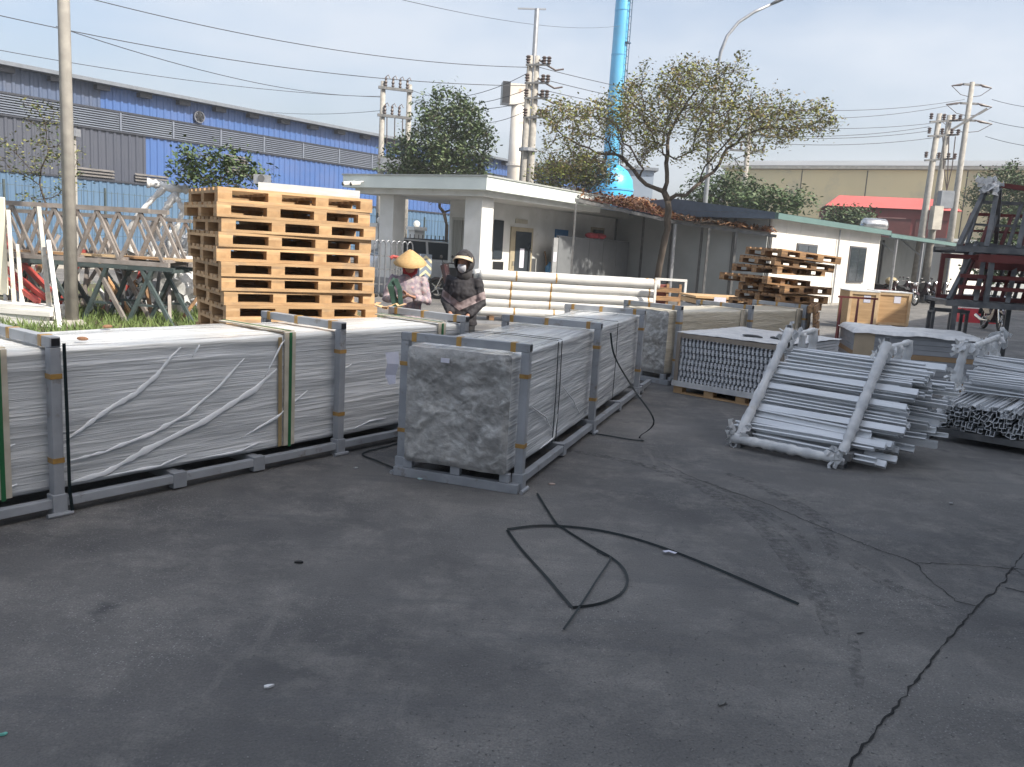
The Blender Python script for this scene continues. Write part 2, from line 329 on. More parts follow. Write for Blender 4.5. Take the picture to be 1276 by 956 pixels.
# verge with grass on the left
grass_soil = M('verge_soil', (.10,.085,.05), (.07,.075,.035), sc=2, r=.95)
U = Vector((math.cos(R(53.7)), math.sin(R(53.7)), 0)); N = Vector((-U.y, U.x, 0))       # yard direction, and away from the hall
vo = Vector((-9.0, 11.6, 0)) - N*2.6
verge = MB().add([tuple(vo - U*14 + Vector((0,0,.05))), tuple(vo + U*8 + Vector((0,0,.05))), tuple(vo + U*8 + N*9 + Vector((0,0,.05))), tuple(vo - U*14 + N*9 + Vector((0,0,.05)))], [(0,1,2,3)]).build('verge', grass_soil)
tag(verge, 'strip of soil along the fence on the left', 'verge', kind='structure')
grass_m = M('grass_blade', (.10,.16,.045), (.15,.20,.06), sc=3, r=.7)
gm = MB(); random.seed(5)
for _ in range(14000):
    p = vo + U*random.uniform(-6, 5) + N*random.uniform(0, 3.6) if random.random() < .8 else vo + U*random.uniform(-12, 8) + N*random.uniform(0, 9)
    h = random.uniform(.05,.17); a = random.uniform(0, 6.28); w = .012; d = Vector((math.cos(a), math.sin(a), 0)); t = p + Vector((random.gauss(0,.06), random.gauss(0,.06), h + .05)); b0 = p + Vector((0,0,.045))
    gm.add([b0 - d*w, b0 + d*w, t], [(0,1,2)])
tag(gm.build('grass', grass_m), 'bright green grass growing round the pole and trestles', 'grass', kind='stuff')

# ================================================================== the hall whose shade covers the yard (stands beside and behind the camera)
hall_m = M('hall_sheet', (.78,.78,.77), (.74,.74,.73), sc=1, r=.5)
HE = 8.05; ho = N * -3.0
hall = thing('factory_hall', 'tall grey sheet-clad hall behind the viewer shading the yard', 'building', (ho.x, ho.y, 0), R(53.7))
MB().box(-28, 44, -16, 0, 0, HE - .25).build('wall', hall_m, hall)
MB().box(-28.4, 44.4, -16.4, .0015, HE - .25, HE).build('roof', M('hall_roof', (.3,.31,.32)), hall)
MB().box(2, 7, .003, .06, 0, 4.6).build('shutter_door', M('hall_door', (.3,.36,.42)), hall)

# ================================================================== corrugated blue warehouse
W0 = Vector((-25.5, 42.0, 0))
wh = thing('blue_warehouse', 'long blue corrugated warehouse with a grey louvre band under its eave', 'building', W0, R(53.9))
WD = Vector((math.cos(R(53.9)), math.sin(R(53.9)), 0))
wt = lambda px, z: along(px, W0, WD, z, -20, 60)
blue_m = M('blue_sheet', (.052,.115,.30), (.066,.135,.33), sc=.25, r=.4, c3=(.09,.13,.28), sc3=.35, con3=(.5,.75))
blue_dull = M('dull_blue_sheet', (.075,.105,.175), (.06,.09,.17), sc=.3, r=.5, c3=(.10,.11,.14), sc3=.4, con3=(.5,.8))
grey_sheet = M('grey_sheet', (.052,.060,.085), (.066,.073,.095), sc=.3, r=.5)
low_m = M('light_blue_sheet', (.075,.14,.23), (.088,.16,.255), sc=.3, r=.5)
def corr(t0, t1, z0, z1, y, mat, name, pitch=.42, d=.055):
    mb = MB(); xs = []; t = t0
    while t < t1:
        xs += [(t, 0), (t + pitch*.5, 0), (t + pitch*.62, -d), (t + pitch*.88, -d)]; t += pitch
    xs.append((t1, 0)); xs = [q for q in xs if q[0] <= t1]
    vs = [(x, y + k, z) for x, k in xs for z in (z0, z1)]
    fs = [(2*i, 2*i+2, 2*i+3, 2*i+1) for i in range(len(xs)-1)]
    mb.add(vs, fs); return mb.build(name, mat, wh)
tg = wt(182, 5.0); tq = wt(125, 8.2)
zE = 8.63
corr(-22, 58, 0.0, 3.75, -.02, low_m, 'lower_wall')
corr(-22, tg, 3.75, 6.35, 0, grey_sheet, 'wall_panel'); corr(tg, 58, 3.75, 6.35, 0.0, blue_m, 'wall_panel')
corr(-22, tq, 7.42, zE, 0, blue_dull, 'upper_wall'); corr(tq, 58, 7.42, zE, 0, blue_m, 'upper_wall')
trim = M('dark_trim', (.035,.04,.055), r=.5)
for z, h in ((3.72,.10),(6.35,.08),(7.40,.10)):
    MB().box(-22, 58, -.12, -.06, z - h/2, z + h/2).build('rail', trim, wh)
louvre_m = M('louvre', (.17,.195,.24), (.135,.155,.20), sc=.5, r=.5)
t = -22.0; bay = 3.1
while t < 57:
    mb = MB()
    for k in range(8):
        z = 6.42 + k*.118
        mb.add([(t+.06,-.02,z+.10),(t+bay-.06,-.02,z+.10),(t+bay-.06,-.13,z+.0),(t+.06,-.13,z+.0)], [(0,1,2,3)])
    lb = mb.build('louvre_bay', louvre_m, wh)
    MB().box(t-.05, t+.05, -.15, -.02, 6.4, 7.35).build('mullion', louvre_m, wh)
    t += bay
MB().add([(-22,.05,6.3),(58,.05,6.3),(58,.05,7.45),(-22,.05,7.45)],[(0,1,2,3)]).build('louvre_backing', M('louvre_dark', (.05,.06,.08)), wh)
MB().box(-22.5, 58.5, -.75, -.45, zE-.02, zE+.16).build('gutter', M('gutter', (.17,.19,.22), r=.5), wh)
MB().add([(-22.5,-.7,zE+.17),(58.5,-.7,zE+.17),(58.5,12,zE+1.6),(-22.5,12,zE+1.6),(-22.5,-.7,zE+.1),(58.5,-.7,zE+.1)],[(0,1,2,3),(4,5,1,0)]).build('roof', M('roof_sheet', (.24,.26,.29)), wh)
bk = MB().box(-.35, .35, -.44, -.07, zE-.30, zE-.06).mesh('bracket')
for k in range(34):
    o = obj('bracket', bk, trim, wh); o.location.x = -21 + k*2.35
MB().add([(58,0,0),(58,12,0),(58,12,zE+1.5),(58,0,zE)],[(0,1,2,3)]).build('end_wall', blue_dull, wh)
MB().add([(-22,0,0),(-22,12,0),(-22,12,zE+1.5),(-22,0,zE)],[(3,2,1,0)]).build('end_wall', blue_dull, wh)
MB().box(-22,58,11.9,12,0,zE).build('back_wall', blue_dull, wh)
# wall fan and shutters
tf = wt(246, 7.75); fm = MB().lathe([(.34,0),(.34,.10),(.29,.10),(.29,.02)], 20)
fan = fm.build('wall_fan', M('fan_ring', (.16,.17,.2)), wh); fan.location = (tf, -.14, 7.85); fan.rotation_euler = (R(90),0,0)
for k in range(5):
    b = MB().bar((0,.06,.11),(0,.28,.11),.13,.02).build('blade', black_paint, fan); b.rotation_euler.z = k*1.2566
for px, z, w in ((118,3.85,2.0),(188,3.85,2.0),(294,4.9,1.7)):
    tt = wt(px, z); vt = MB()
    for k in range(3 if px < 290 else 7): vt.add([(tt-w/2,-.10,z+.16*k+.1),(tt+w/2,-.10,z+.16*k+.1),(tt+w/2,-.20,z+.16*k),(tt-w/2,-.20,z+.16*k)],[(0,1,2,3)])
    vt.build('wall_vent', M('vent_slat', (.15,.14,.135), (.10,.095,.09)) , wh)

# wire fence in front of the warehouse
fo = Vector((-16.5, 24.5, 0)); fen = thing('wire_fence', 'thin wire mesh fence running in front of the blue warehouse', 'fence', fo, R(53.7))
fw = MB()
for k in range(190):
    x = -14 + k*.2; fw.bar((x,0,.45),(x,0,2.55),.011)
for z in (.5,1.1,1.8,2.5): fw.bar((-14,.012,z),(24,.012,z),.016)
tag(fw.build('wire_mesh', M('fence_wire', (.08,.11,.12), r=.5), fen), kind='stuff')
for k in range(13):
    MB().bar((-14+k*3.1,.04,0),(-14+k*3.1,.04,2.65),.06).build('post', green_steel, fen)
MB().box(-14,24,-.08,.08,0,.45).build('plinth', concrete, fen)

# ================================================================== yellow factory, red-roofed hall, tanks far right
def wall_frame(a, b):
    a = Vector((a.x, a.y, 0)); b = Vector((b.x, b.y, 0)); d = b - a; return a, math.atan2(d.y, d.x), d.length
a, b = D(905,196,82.5), D(1400,188,66.5); a, yw, ln = wall_frame(a, b)
yf = thing('yellow_factory', 'long yellowish factory wall with grey roof edge far behind the sheds', 'building', a, yw)
yel = M('yellow_wall', (.66,.56,.33), (.58,.50,.31), sc=.15, r=.85, rnd=.10, c3=(.42,.385,.29), sc3=.22, con3=(.5,.72))
k = 0; x = 0.
while x < ln:
    w = min([7.2,5.6,7.8,6.4][k % 4], ln - x); MB().box(x + .05, x + w - .05, 0, .4, 0, 9.9).build('wall_panel', yel, yf); x += w; k += 1
MB().box(0, ln, .03, .37, .1, 9.8).build('wall_core', M('joint', (.09,.085,.07)), yf)
MB().box(-.3, ln+.3, -.35, .5, 9.95, 10.22).build('cornice', M('cornice', (.55,.52,.44)), yf)
MB().add([(-.5,-.4,10.23),(ln+.5,-.4,10.23),(ln+.5,5,11.25),(-.5,5,11.25),(ln+.5,20,11.25),(-.5,20,11.25)], [(0,1,2,3),(3,2,4,5)]).build('roof', M('grey_roof', (.25,.26,.27), (.21,.22,.23), sc=.2), yf)
MB().box(0, ln, 18, 18.4, 0, 9.9).build('rear_wall', yel, yf); MB().box(0,.4,.5,18,0,9.9).build('side_wall', yel, yf)
a, b = D(1033,262,58), D(1192,262,56); a, yw, ln = wall_frame(a, b); zr = 1.6 + 70*57/1044.
rr = thing('red_roofed_hall', 'low maroon hall with a bright red sheet roof', 'building', a, yw)
MB().box(0, ln, 0, 8, 0, zr).build('wall', M('maroon_wall', (.20,.045,.045), (.16,.035,.035), sc=.4, r=.7), rr)
MB().add([(-.3,-.35,zr+.02),(ln+.3,-.35,zr+.02),(ln-.2,4,zr+1.05),(.9,4,zr+1.05),(ln+.3,8.3,zr+.02),(-.3,8.3,zr+.02)], [(0,1,2,3),(3,2,4,5),(1,4,2),(0,3,5)]).build('roof', M('red_roof', (.55,.10,.08), (.45,.085,.065), sc=.6, r=.5), rr)
for i in range(2):
    x = ln*(.42 + .28*i); f_ = MB().box(x, x+1.9, -.06, -.01, zr-1.9, zr-.6); f_.build('window', M('dim_maroon', (.11,.03,.03)), rr)
MB().box(ln*.40, ln*.62, -.09, -.02, zr-.62, zr-.55).build('lintel', M('rose_trim', (.5,.25,.22)), rr)
# second far building between warehouse and chimney
a, b = D(684,205,92), D(745,212,92); a, yw, ln = wall_frame(a, b)
sb = thing('grey_blue_shed', 'pale grey-blue shed end seen past the warehouse', 'building', a, yw)
zs = 1.6 + 98*92/1044.
MB().box(0, ln+6, 0, 10, 0, zs).build('wall', M('pale_blue_grey', (.26,.31,.38), (.22,.27,.34), sc=.3), sb)
MB().box(-.4, ln+6.4, -.4, 10.4, zs, zs+.3).build('roof', M('grey_roof2', (.2,.22,.25)), sb)
for i in range(3): MB().box(1+i*2.2, 2.2+i*2.2, -.05, .01, zs-2.0, zs-1.1).build('window', glass_d, sb)

# ================================================================== blue chimney with painted tank, rusty flue, mast, poles
bl = D(772, 62, 84)
ch = thing('blue_chimney', 'tall bright blue steel chimney with a side ladder', 'chimney', (bl.x - 2.2*0, bl.y, 0))
sky_blue = M('chimney_blue', (.07,.36,.62), (.10,.42,.68), sc=.4, r=.4, c3=(.12,.34,.5), sc3=.5, con3=(.5,.75))
MB().lathe([(.80,0),(.80,10),(.72,22),(.66,42)], 24).build('shaft', sky_blue, ch, smooth=True)
for z in range(4, 42, 4): MB().lathe([(.85 - z*.0042,-.05),(.85 - z*.0042,.05)], 24, (0,0,z)).build('flange', sky_blue, ch)
ld = MB()
for s in (-.22,.22): ld.bar((.95,s,3),(.82,s,42),.06)
for k in range(64): ld.bar((.95-k*.002,-.22,3+k*.6),(.95-k*.002,.22,3+k*.6),.04)
lo_ = ld.build('ladder', M('ladder_dark', (.05,.10,.16)), ch); lo_.rotation_euler.z = R(-35)
for k in range(9):
    o = MB().box(.72,1.02,-.3,.3,0,.12).build('ladder_bracket', M('ladder_dark', (.05,.1,.16)), ch); o.location.z = 5+k*4; o.rotation_euler.z = R(-35)
tk = D(760, 222, 70)
tank = thing('painted_tank', 'round blue tank painted with yellow-green swirls under the chimney', 'tank', (tk.x, tk.y, 0))
swirl = M('swirl_paint', (.05,.33,.72), (.04,.45,.75), sc=.35, r=.4, dist=1., c3=(.55,.72,.20), sc3=.45, con3=(.56,.64))
MB().lathe([(1.95,0),(1.95,6.6),(1.85,7.3),(1.4,8.0),(.8,8.4),(.1,8.5)], 28).build('shell', swirl, tank, smooth=True)
MB().lathe([(2.02,-.08),(2.02,.08)], 28, (0,0,6.5)).build('hoop', sky_blue, tank)
fl = D(643, 195, 70)
flue = thing('rusty_flue', 'white rust-stained steel flue with a black box cowl on top', 'chimney', (fl.x, fl.y, 0))
flm = M('flue_paint', (.68,.64,.58), (.60,.55,.48), sc=.8, r=.6, c3=(.55,.24,.12), sc3=.55, con3=(.60,.70))
MB().lathe([(.68,0),(.64,8),(.60,12.6)], 20).build('shaft', flm, flue, smooth=True)
cw = MB().box(-.85,.62,-.6,.6,12.6,14.2).build('cowl', flm, flue); cw.rotation_euler.z = R(8)
MB().box(-1.45,-.84,-.66,.66,12.65,14.3).build('mouth', black_paint, flue).rotation_euler.z = R(8)
for z in (4,8): MB().lathe([(.75,-.1),(.75,.1)], 20, (0,0,z)).build('flange', flm, flue)

def insulators(mb, x, y, z, h=.35):
    mb.lathe([(.03,0),(.09,.03),(.05,.08),(.10,.13),(.05,.18),(.10,.23),(.05,.28),(.03,h)], 8, (x, y, z))
def conc_pole(name, label, base, h, r0, r1, group=None):
    t = thing(name, label, 'utility pole', base, 0, group)
    MB().tube([(0,0,-.2),(0,0,h*.5),(0,0,h)], [r0,(r0+r1)/2,r1], 12).build('shaft', concrete, t, smooth=True); return t
ms = D(656, 222, 33); ms.z = 0
mast = thing('twin_utility_pole', 'twin concrete utility pole with a steel top mast behind the gatehouse', 'utility pole', ms)
ht_ = 1.6 + 222*33/1044.
for s in (-.16,.16): MB().tube([(s,0,-.2),(s*.75,0,ht_)], [.17,.11], 10).build('shaft', concrete, mast, smooth=True)
MB().tube([(.02,0,ht_-1.2),(.02,0,1.6+275*33/1044.)], .09, 8).build('top_mast', galv, mast)
MB().bar((-.7,0,1.6+274*33/1044.),(.35,0,1.6+275*33/1044.),.05).build('top_arm', galv, mast)
for i, z in enumerate((6.35, 7.05, 7.6, 8.25)):
    MB().bar((-.28,-.18,z),(.62,-.18,z+.05),.07).build('cross_arm', dark_steel, mast)
    for x in (-.2,.4,.58):
        q = MB(); insulators(q, x, -.18, z+.06, .22); q.build('insulator', insul, mast)
    MB().tube([(.2,-.2,z+.2),(.5,-.1,z+.05),(.85,0,z-.10),(1.15,.1,z-.02)], .035, 6).build('jumper', insul, mast)
for z in (3.5,5.2): MB().lathe([(.36,-.06),(.36,.06)], 12, (0,0,z)).build('band', galv, mast)
hp = D(474, 215, 46); hp2 = D(507, 200, 46.5); hp.z = hp2.z = 0
hf = thing('transformer_h_frame', 'pair of concrete poles carrying two rows of dark insulators by warehouse', 'utility pole', hp)
dx = hp2 - hp; hh = 1.6 + 183*46/1044.
for q in (Vector((0,0,0)), dx): MB().tube([q + Vector((0,0,-.2)), q + Vector((0,0,hh))], [.19,.13], 10).build('shaft', concrete, hf, smooth=True)
for z in (hh-.35, hh-1.75):
    MB().bar(dx*-.15 + Vector((0,-.2,z)), dx*1.15 + Vector((0,-.2,z)), .14).build('cross_arm', dark_steel, hf)
    for k in range(4 if z > hh-1 else 3):
        q = MB(); pp = dx*(.12+.27*k) + Vector((0,-.2,z+.06)); q.lathe([(.04,0),(.09,.08),(.05,.15),(.09,.24),(.05,.34),(.08,.42),(.03,.5)], 8, pp); q.tube([pp + Vector((0,0,.5)), pp + Vector((.12,0,.6)), pp + Vector((.22,0,.42))], .025, 5); q.build('insulator', insul, hf)
for k in range(3): MB().tube([dx*(.2+.3*k) + Vector((0,-.2,hh-1.7)), dx*(.25+.28*k) + Vector((0,-.2,hh-4.2))], .03, 5).build('drop_wire', insul, hf)
MB().bar(dx*-.1 + Vector((0,-.2,hh-3.9)), dx*1.1 + Vector((0,-.2,hh-3.9)), .16).build('platform_beam', dark_steel, hf)
MB().box(.1, dx.x-.1, -.75, -.15, hh-4.6, hh-3.98).build('transformer', M('transformer_grey', (.25,.27,.3)), hf)
gp = D(90, 404, 12.2); gp.z = 0
cp = conc_pole('concrete_pole', 'tall pale concrete pole standing in the grass verge', gp, 8.6, .092, .066)
MB().lathe([(.2,-.1),(.2,.08),(.13,.14)], 12).build('footing', concrete, cp)
q_ = D(94, 250, 22); q_.z = 0
tp = thing('thin_post', 'thin weathered post with a lamp bracket behind the concrete pole', 'post', q_)
MB().tube([(0,0,0),(0,0,1.6+100*22/1044.)], .055, 8).build('shaft', concrete, tp); MB().box(-.12,.12,-.12,.12,3.66,3.85).build('cap', galv, tp)
lp = D(880, 240, 33); lp.z = 0
lamp = thing('street_lamp', 'grey street lamp with a long curved arm above the bare tree', 'street lamp', lp)
Dz = lambda px, py: D(px, py, 33) - Vector((lp.x, lp.y, 0))
arc = [Vector((0,0,0)), Vector((0,0,5.0)), Dz(889,140), Dz(894,90), Dz(898,65), Dz(906,45), Dz(920,28), Dz(940,15), Dz(962,5)]
MB().tube(arc, [.10,.085,.075,.07,.065,.06,.06,.055,.05], 10).build('arm', galv, lamp, smooth=True)
hd = MB().ball((0,0,0), .45, .14, .07, 12, 8).build('lamp_head', M('lamp_grey', (.16,.17,.19)), lamp, smooth=True); hd.location = Dz(972,0); hd.rotation_euler = (0, R(-28), 0)
pr = D(1191, 248, 46); pr.z = 0
hs = 1.6 + 222*46/1044.
sp_ = conc_pole('single_utility_pole', 'single concrete utility pole with wires leaving both ways, right of its twin', pr, hs, .20, .12)
for z, w in ((hs-.1,1.05),(hs-1.05,1.2),(hs-1.9,1.35)):
    MB().bar((-.5,-.1,z-.05),(.5,.1,z),.10).build('cross_arm', dark_steel, sp_)
    for s in (-1,1):
        MB().tube([(s*.45,0,z),(s*w*.55,0,z-.06),(s*w,0,z-.14)], [.03,.07,.03], 6).build('insulator', insul, sp_)
    MB().tube([(-w,0,z-.14),(-w*.5,0,z-.55),(0,0,z-.65),(w*.5,0,z-.55),(w,0,z-.14)], .018, 5).build('jumper', insul, sp_)
MB().bar((-1.6,-.3,hs-3),(.9,-.1,hs-1.3),.10).build('brace', dark_steel, sp_)
pd = D(1150, 282, 41); pd.z = 0; hd_ = 1.6 + 184*41/1044.
tw = thing('transformer_pole_pair', 'twin leaning concrete poles with transformer gear above the motorbike shed', 'utility pole', pd)
for s, y in ((-.05,0),(.55,.25)): MB().tube([(s,y,-.2),(s+.12,y,hd_)], [.20,.12], 10).build('shaft', concrete, tw, smooth=True)
for z in (hd_-.35, hd_-1.0, hd_-2.1):
    MB().bar((-.45,-.25,z-.08),(1.1,.1,z+.12),.08).build('cross_arm', dark_steel, tw)
    for x in (-.35,.25,.7,1.0):
        q = MB(); insulators(q, x, -.1, z+.06, .28); q.build('insulator', insul, tw)
MB().box(.55,1.15,-.3,.3,hd_-4.3,hd_-3.5).build('switch_box', M('transformer_grey', (.25,.27,.3)), tw)
MB().box(.3,.72,-.32,.15,3.5,4.6).build('transformer', M('cream_tank', (.6,.56,.48)), tw)
for k in range(3): MB().tube([(.3+k*.3,-.1,hd_-1),(.5+k*.2,-.2,hd_-2.4),(.8,-.2,hd_-3.5)], .025, 5).build('drop_wire', insul, tw)
p9 = D(927, 235, 62); p9.z = 0
up_ = conc_pole('distant_utility_pole', 'distant utility pole with one cross arm seen through the bare tree', p9, 1.6 + 160*62/1044., .24, .16)
zz = 1.6 + 128*62/1044.
MB().bar((-1.3,0,zz),(1.2,0,zz),.14).build('cross_arm', dark_steel, up_)
for x in (-1.2,-.5,.5,1.1):
    q = MB(); q.lathe([(.05,0),(.13,.1),(.06,.3),(.12,.4),(.03,.5)], 8, (x,0,zz)); q.build('insulator', insul, up_)

# ---- overhead wires: each its own cable between two real end points
wire_m = M('cable', (.06,.065,.075), r=.6)
def wire(a, b, sag, label, r=.013):
    A, B = D(*a), D(*b); pts = []
    for k in range(25):
        t = k/24; p = A.lerp(B, t); p.z -= sag*4*t*(1-t); pts.append(p)
    tag(MB().tube(pts, r, 5).build('power_line', wire_m), label, 'cable', 'overhead power lines')
for a, b, s in (((95,-6,24),(662,84,33),.42),((-20,15,24),(656,107,33),.45),((70,33,24),(474,120,46),.5),((-15,60,30),(474,121,46),.3),((485,-4,36),(775,32,84),.6)):
    wire(a, b, s, 'dark overhead power line crossing the sky above the blue warehouse')
for a, b, s in (((512,112,46),(656,92,33),.6),((512,120,46),(656,112,33),.5),((512,126,46),(654,128,33),.35),((320,138,60),(474,138,46),.2),((580,148,50),(652,140,33),.3)):
    wire(a, b, s, 'sagging power line between the H-frame and the twin pole')
for a, b, s in (((672,84,33),(1202,124,46),1.0),((674,98,33),(1200,128,46),1.1),((676,112,33),(1203,148,46),.9),((676,124,33),(1160,163,41),.8),((676,130,33),(1162,172,41),.8),((674,118,33),(1158,158,41),.9)):
    wire(a, b, s, 'power line from the twin pole to the right-hand poles behind the bare tree')
for a, b, s in (((1236,124,46),(1330,136,42),.15),((1232,150,46),(1330,162,42),.15),((1228,170,46),(1330,186,42),.15)):
    wire(a, b, s, 'power line leaving the single utility pole away from its twin')
# ================================================================== gatehouse
GY = R(58); GO = Vector((-.95, 21.98, 0)); gx = Vector((math.cos(GY), math.sin(GY), 0)); gy = Vector((-gx.y, gx.x, 0))
gh = thing('gatehouse', 'white gatehouse with a flat pale-green edged canopy on square columns', 'building', GO, GY)
MB().box(0, 7.2, 0, 5.0, 2.95, 3.28).build('canopy', fascia_m, gh)
MB().box(-.03, 7.23, -.03, 5.03, 3.28, 3.32).build('canopy_cap', M('cap_grey', (.4,.42,.4)), gh)
MB().box(.25, 7.0, .25, 4.75, 2.80, 2.95).build('soffit', render_w, gh)
def gpos(px, y, z): return along(px, GO + gy*y, gx, z, -1, 16)
for i, (x, y, w) in enumerate(((.5,.45,.56),(.55,3.55,.52))):
    c = MB().box(x, x+w, y, y+w, 0, 2.80).build('column', render_w, gh, bevel=.012)
    MB().box(x-.04, x+w+.04, y-.04, y+w+.04, 0, .45).build('plinth', M('plinth_grey', (.3,.3,.3)), c)
YB = 1.7
MB().box(2.2, 12.2, YB, YB+2.4*.45, 0, 2.80).build('wall', render_w, gh)
MB().box(7.2, 12.3, .9, YB+1.3, 2.80, 3.0).build('rear_roof', M('cap_grey', (.4,.42,.4)), gh)
frame_m = M('door_frame', (.42,.36,.25), r=.6); bluep = M('blue_door', (.03,.14,.30), (.04,.17,.35), sc=2, r=.5)
x0, x1 = gpos(634, YB, 1.2), gpos(661, YB, 1.2)
dr = MB().box(x0, x1, YB-.05, YB-.001, 0, 2.15).build('door', frame_m, gh)
MB().box(x0+.25, x1-.13, YB-.075, YB-.052, .15, 2.02).build('pane', glass_d, dr)
MB().box(x0+.5, x0+.75, YB-.085, YB-.077, .9, 1.5).build('notice', paper, dr)
MB().box(x0+.1, x0+.14, YB-.13, YB-.053, .95, 1.1).build('handle', chrome, dr)
MB().box(x0+.25, x1-.35, YB-.03, YB-.001, 2.27, 2.4).build('door_number_plate', M('plate_cream', (.5,.47,.38)), gh)
x0, x1 = gpos(689, YB, 1.2), gpos(704, YB, 1.2)
MB().box(x0, x1, YB-.06, YB-.002, 0, 2.2).build('blue_door', bluep, gh)
x0, x1 = gpos(735, YB, 1.9), gpos(751, YB, 1.9)
wi = MB().box(x0, x1, YB-.04, YB-.001, 1.75, 2.4).build('window', frame_m, gh); MB().box(x0+.1, x1-.1, YB-.055, YB-.042, 1.83, 2.32).build('pane', glass_d, wi)
x0 = gpos(617, YB, 1.4); bn = MB().box(x0-.15, x0+.35, YB-.035, YB-.001, 1.15, 2.3).build('dark_panel', glass_d, gh)
for z in (.95,.55): MB().box(x0-.1, x0+.42, YB-.05, YB-.036+.03, z-.15, z+.12).build('notice_board', black_paint, gh)
# window in the end wall facing the gate
wy0 = YB + .12; wi = MB().box(2.14, 2.199, wy0, wy0+.82, 1.0, 2.3).build('window', M('window_frame_pale', (.5,.5,.46)), gh)
for k in range(2): MB().box(2.115, 2.139, wy0+.06+k*.37, wy0+.39+k*.37, 1.1, 2.22).build('pane', M('curtain_glass', (.30,.30,.27), (.2,.2,.18), sc=5, st=(1,8,.3), r=.3), wi)
MB().box(2.12, 2.199, wy0-.02, wy0+.86, .55, .82).build('nameplate', black_paint, gh)
for i, y in enumerate((4.55, 4.25)):
    cc = thing('security_camera', ('white security camera at the very end of the canopy edge', 'white security camera beside its twin on the canopy edge')[i], 'camera', GO + gx*-.12 + gy*y + Vector((0,0,3.05)), GY + R(160), 'security cameras on the canopy')
    MB().tube([(-.12,0,.05),(-.05,0,.05),(0,0,0)], .022, 6).build('bracket', white_paint, cc)
    MB().tube([(0,0,0),(.26,0,-.04)], .06, 10).build('housing', white_paint, cc); MB().tube([(.255,0,-.04),(.285,0,-.045)], .05, 10).build('lens', black_paint, cc)
# things by the gatehouse wall
bp_ = GO + gx*gpos(685, YB-.35, .9) + gy*(YB-.35)
wb = thing('water_bottle', 'large blue water-cooler bottle by the gatehouse wall', 'bottle', bp_)
MB().box(-.2,.2,-.2,.2,0,.62).build('stand', M('stand_grey', (.3,.3,.3)), wb)
MB().lathe([(.10,.63),(.15,.66),(.15,.78),(.14,.80),(.15,.83),(.15,.96),(.06,1.06),(.04,1.12)], 16).build('bottle', M('blue_plastic', (.08,.28,.55), r=.15), wb, smooth=True)
br_ = GO + gx*gpos(677, YB-.2, .9) + gy*(YB-.25)
bm = thing('broom', 'worn broom leaning on the gatehouse wall beside the bottle', 'broom', br_, GY)
MB().bar((0,-.25,.25),(.25,.18,1.45),.035).build('handle', wood_old, bm); MB().sweep([(0,-.25,.27),(-.06,-.35,0)], [(-.05,-.03),(.05,-.03),(.05,.03),(-.05,.03)], scale=[.7,2.2]).build('bristles', M('straw', (.35,.27,.13)), bm)
# grey board partition in front of the rear wall
x0, x1 = gpos(694, .9, 1.0), gpos(782, .9, 1.0); nb = 5
gb = thing('grey_partition', 'partition of mid-grey boards in the shade beside the blue door', 'partition', GO + gx*x0 + gy*.9, GY)
for k in range(nb):
    w = (x1 - x0)/nb
    MB().box(k*w+.01, (k+1)*w-.01, 0, .05, .03, 1.95).build('board', M('grey_board', (.17,.18,.19), (.15,.16,.17), rnd=.08), gb)
MB().box(-.3,-.02,.0,.05,.03,1.9).build('end_board', M('pale_board', (.34,.35,.36)), gb)
MB().box(-.28,-.08,-.006,-.001,1.15,1.45).build('notice', paper, gb)
MB().box(0,x1-x0,.05,.09,1.9,1.98).build('top_rail', galv, gb)
for k in range(4): 
    o = MB().ball((0,0,.09), .19, .13, .10, 8, 6).build('red_bag', M('red_cloth', (.4,.04,.06)))
    tag(o, 'red cloth bundle lying on top of the grey partition', 'bundle', 'red bundles on the partition'); o.location = GO + gx*(x0+(x1-x0)*.42+k*.27) + gy*.95 + Vector((0,0,1.98)); o.rotation_euler.z = k

# ================================================================== white hut with green roof edge, grey side, motorbike shed
K = Vector((8.3, 28.37, 0)); hutR = Vector((15.34, 36.46, 0)); hd3 = (hutR - K).normalized(); hn = Vector((-hd3.y, hd3.x, 0))    # hn: to the left-back
HY = math.atan2(hd3.y, hd3.x); L1 = (hutR - K).length; LS = 24.5
hut = thing('white_hut', 'white panelled hut with green roof edge and dark windows', 'building', K, HY)
green_edge = M('green_roof_edge', (.12,.20,.19), (.10,.17,.165), sc=1, r=.5)
np_ = 9; w = L1/np_; LB_ = 7.2
for k in range(np_):
    MB().box(k*w+.008, (k+1)*w-.008, 0, .07, .1, 2.98).build('panel', white_panel, hut)
MB().box(0, L1, .012, .06, .05, 2.95).build('panel_core', white_panel, hut)
MB().box(L1-.07, L1, .075, LB_, 0, 2.95).build('end_wall', grey_panel, hut)
MB().box(-.02, L1+.02, -.04, .10, 0, .1).build('skirt', concrete, hut)
LB = 7.3; nq = 6
for k in range(nq):
    q = LB/nq; MB().box(-.06, .01, .09+k*q+.008, .09+(k+1)*q-.008, .05, 2.95).build('side_panel', grey_panel, hut)
for k in range(1, nq): MB().box(-.10, -.062, .09+k*q-.04, .09+k*q+.04, .02, 2.93).build('side_post', dark_steel, hut)
MB().box(-.5, L1+.001, -.42, -.30, 2.93, 3.12).build('roof_edge', green_edge, hut); MB().box(-.5, -.38, -.29, LB+.3, 2.93, 3.12).build('roof_edge', M('slate_blue_edge', (.12,.16,.22)), hut)
MB().add([(-.5,-.42,3.13),(L1,-.42,3.13),(L1,3.6,3.55),(-.5,3.6,3.55),(L1,LB+.4,3.13),(-.5,LB+.4,3.13)], [(0,1,2,3),(3,2,4,5)]).build('roof', M('green_roof', (.15,.21,.20)), hut)
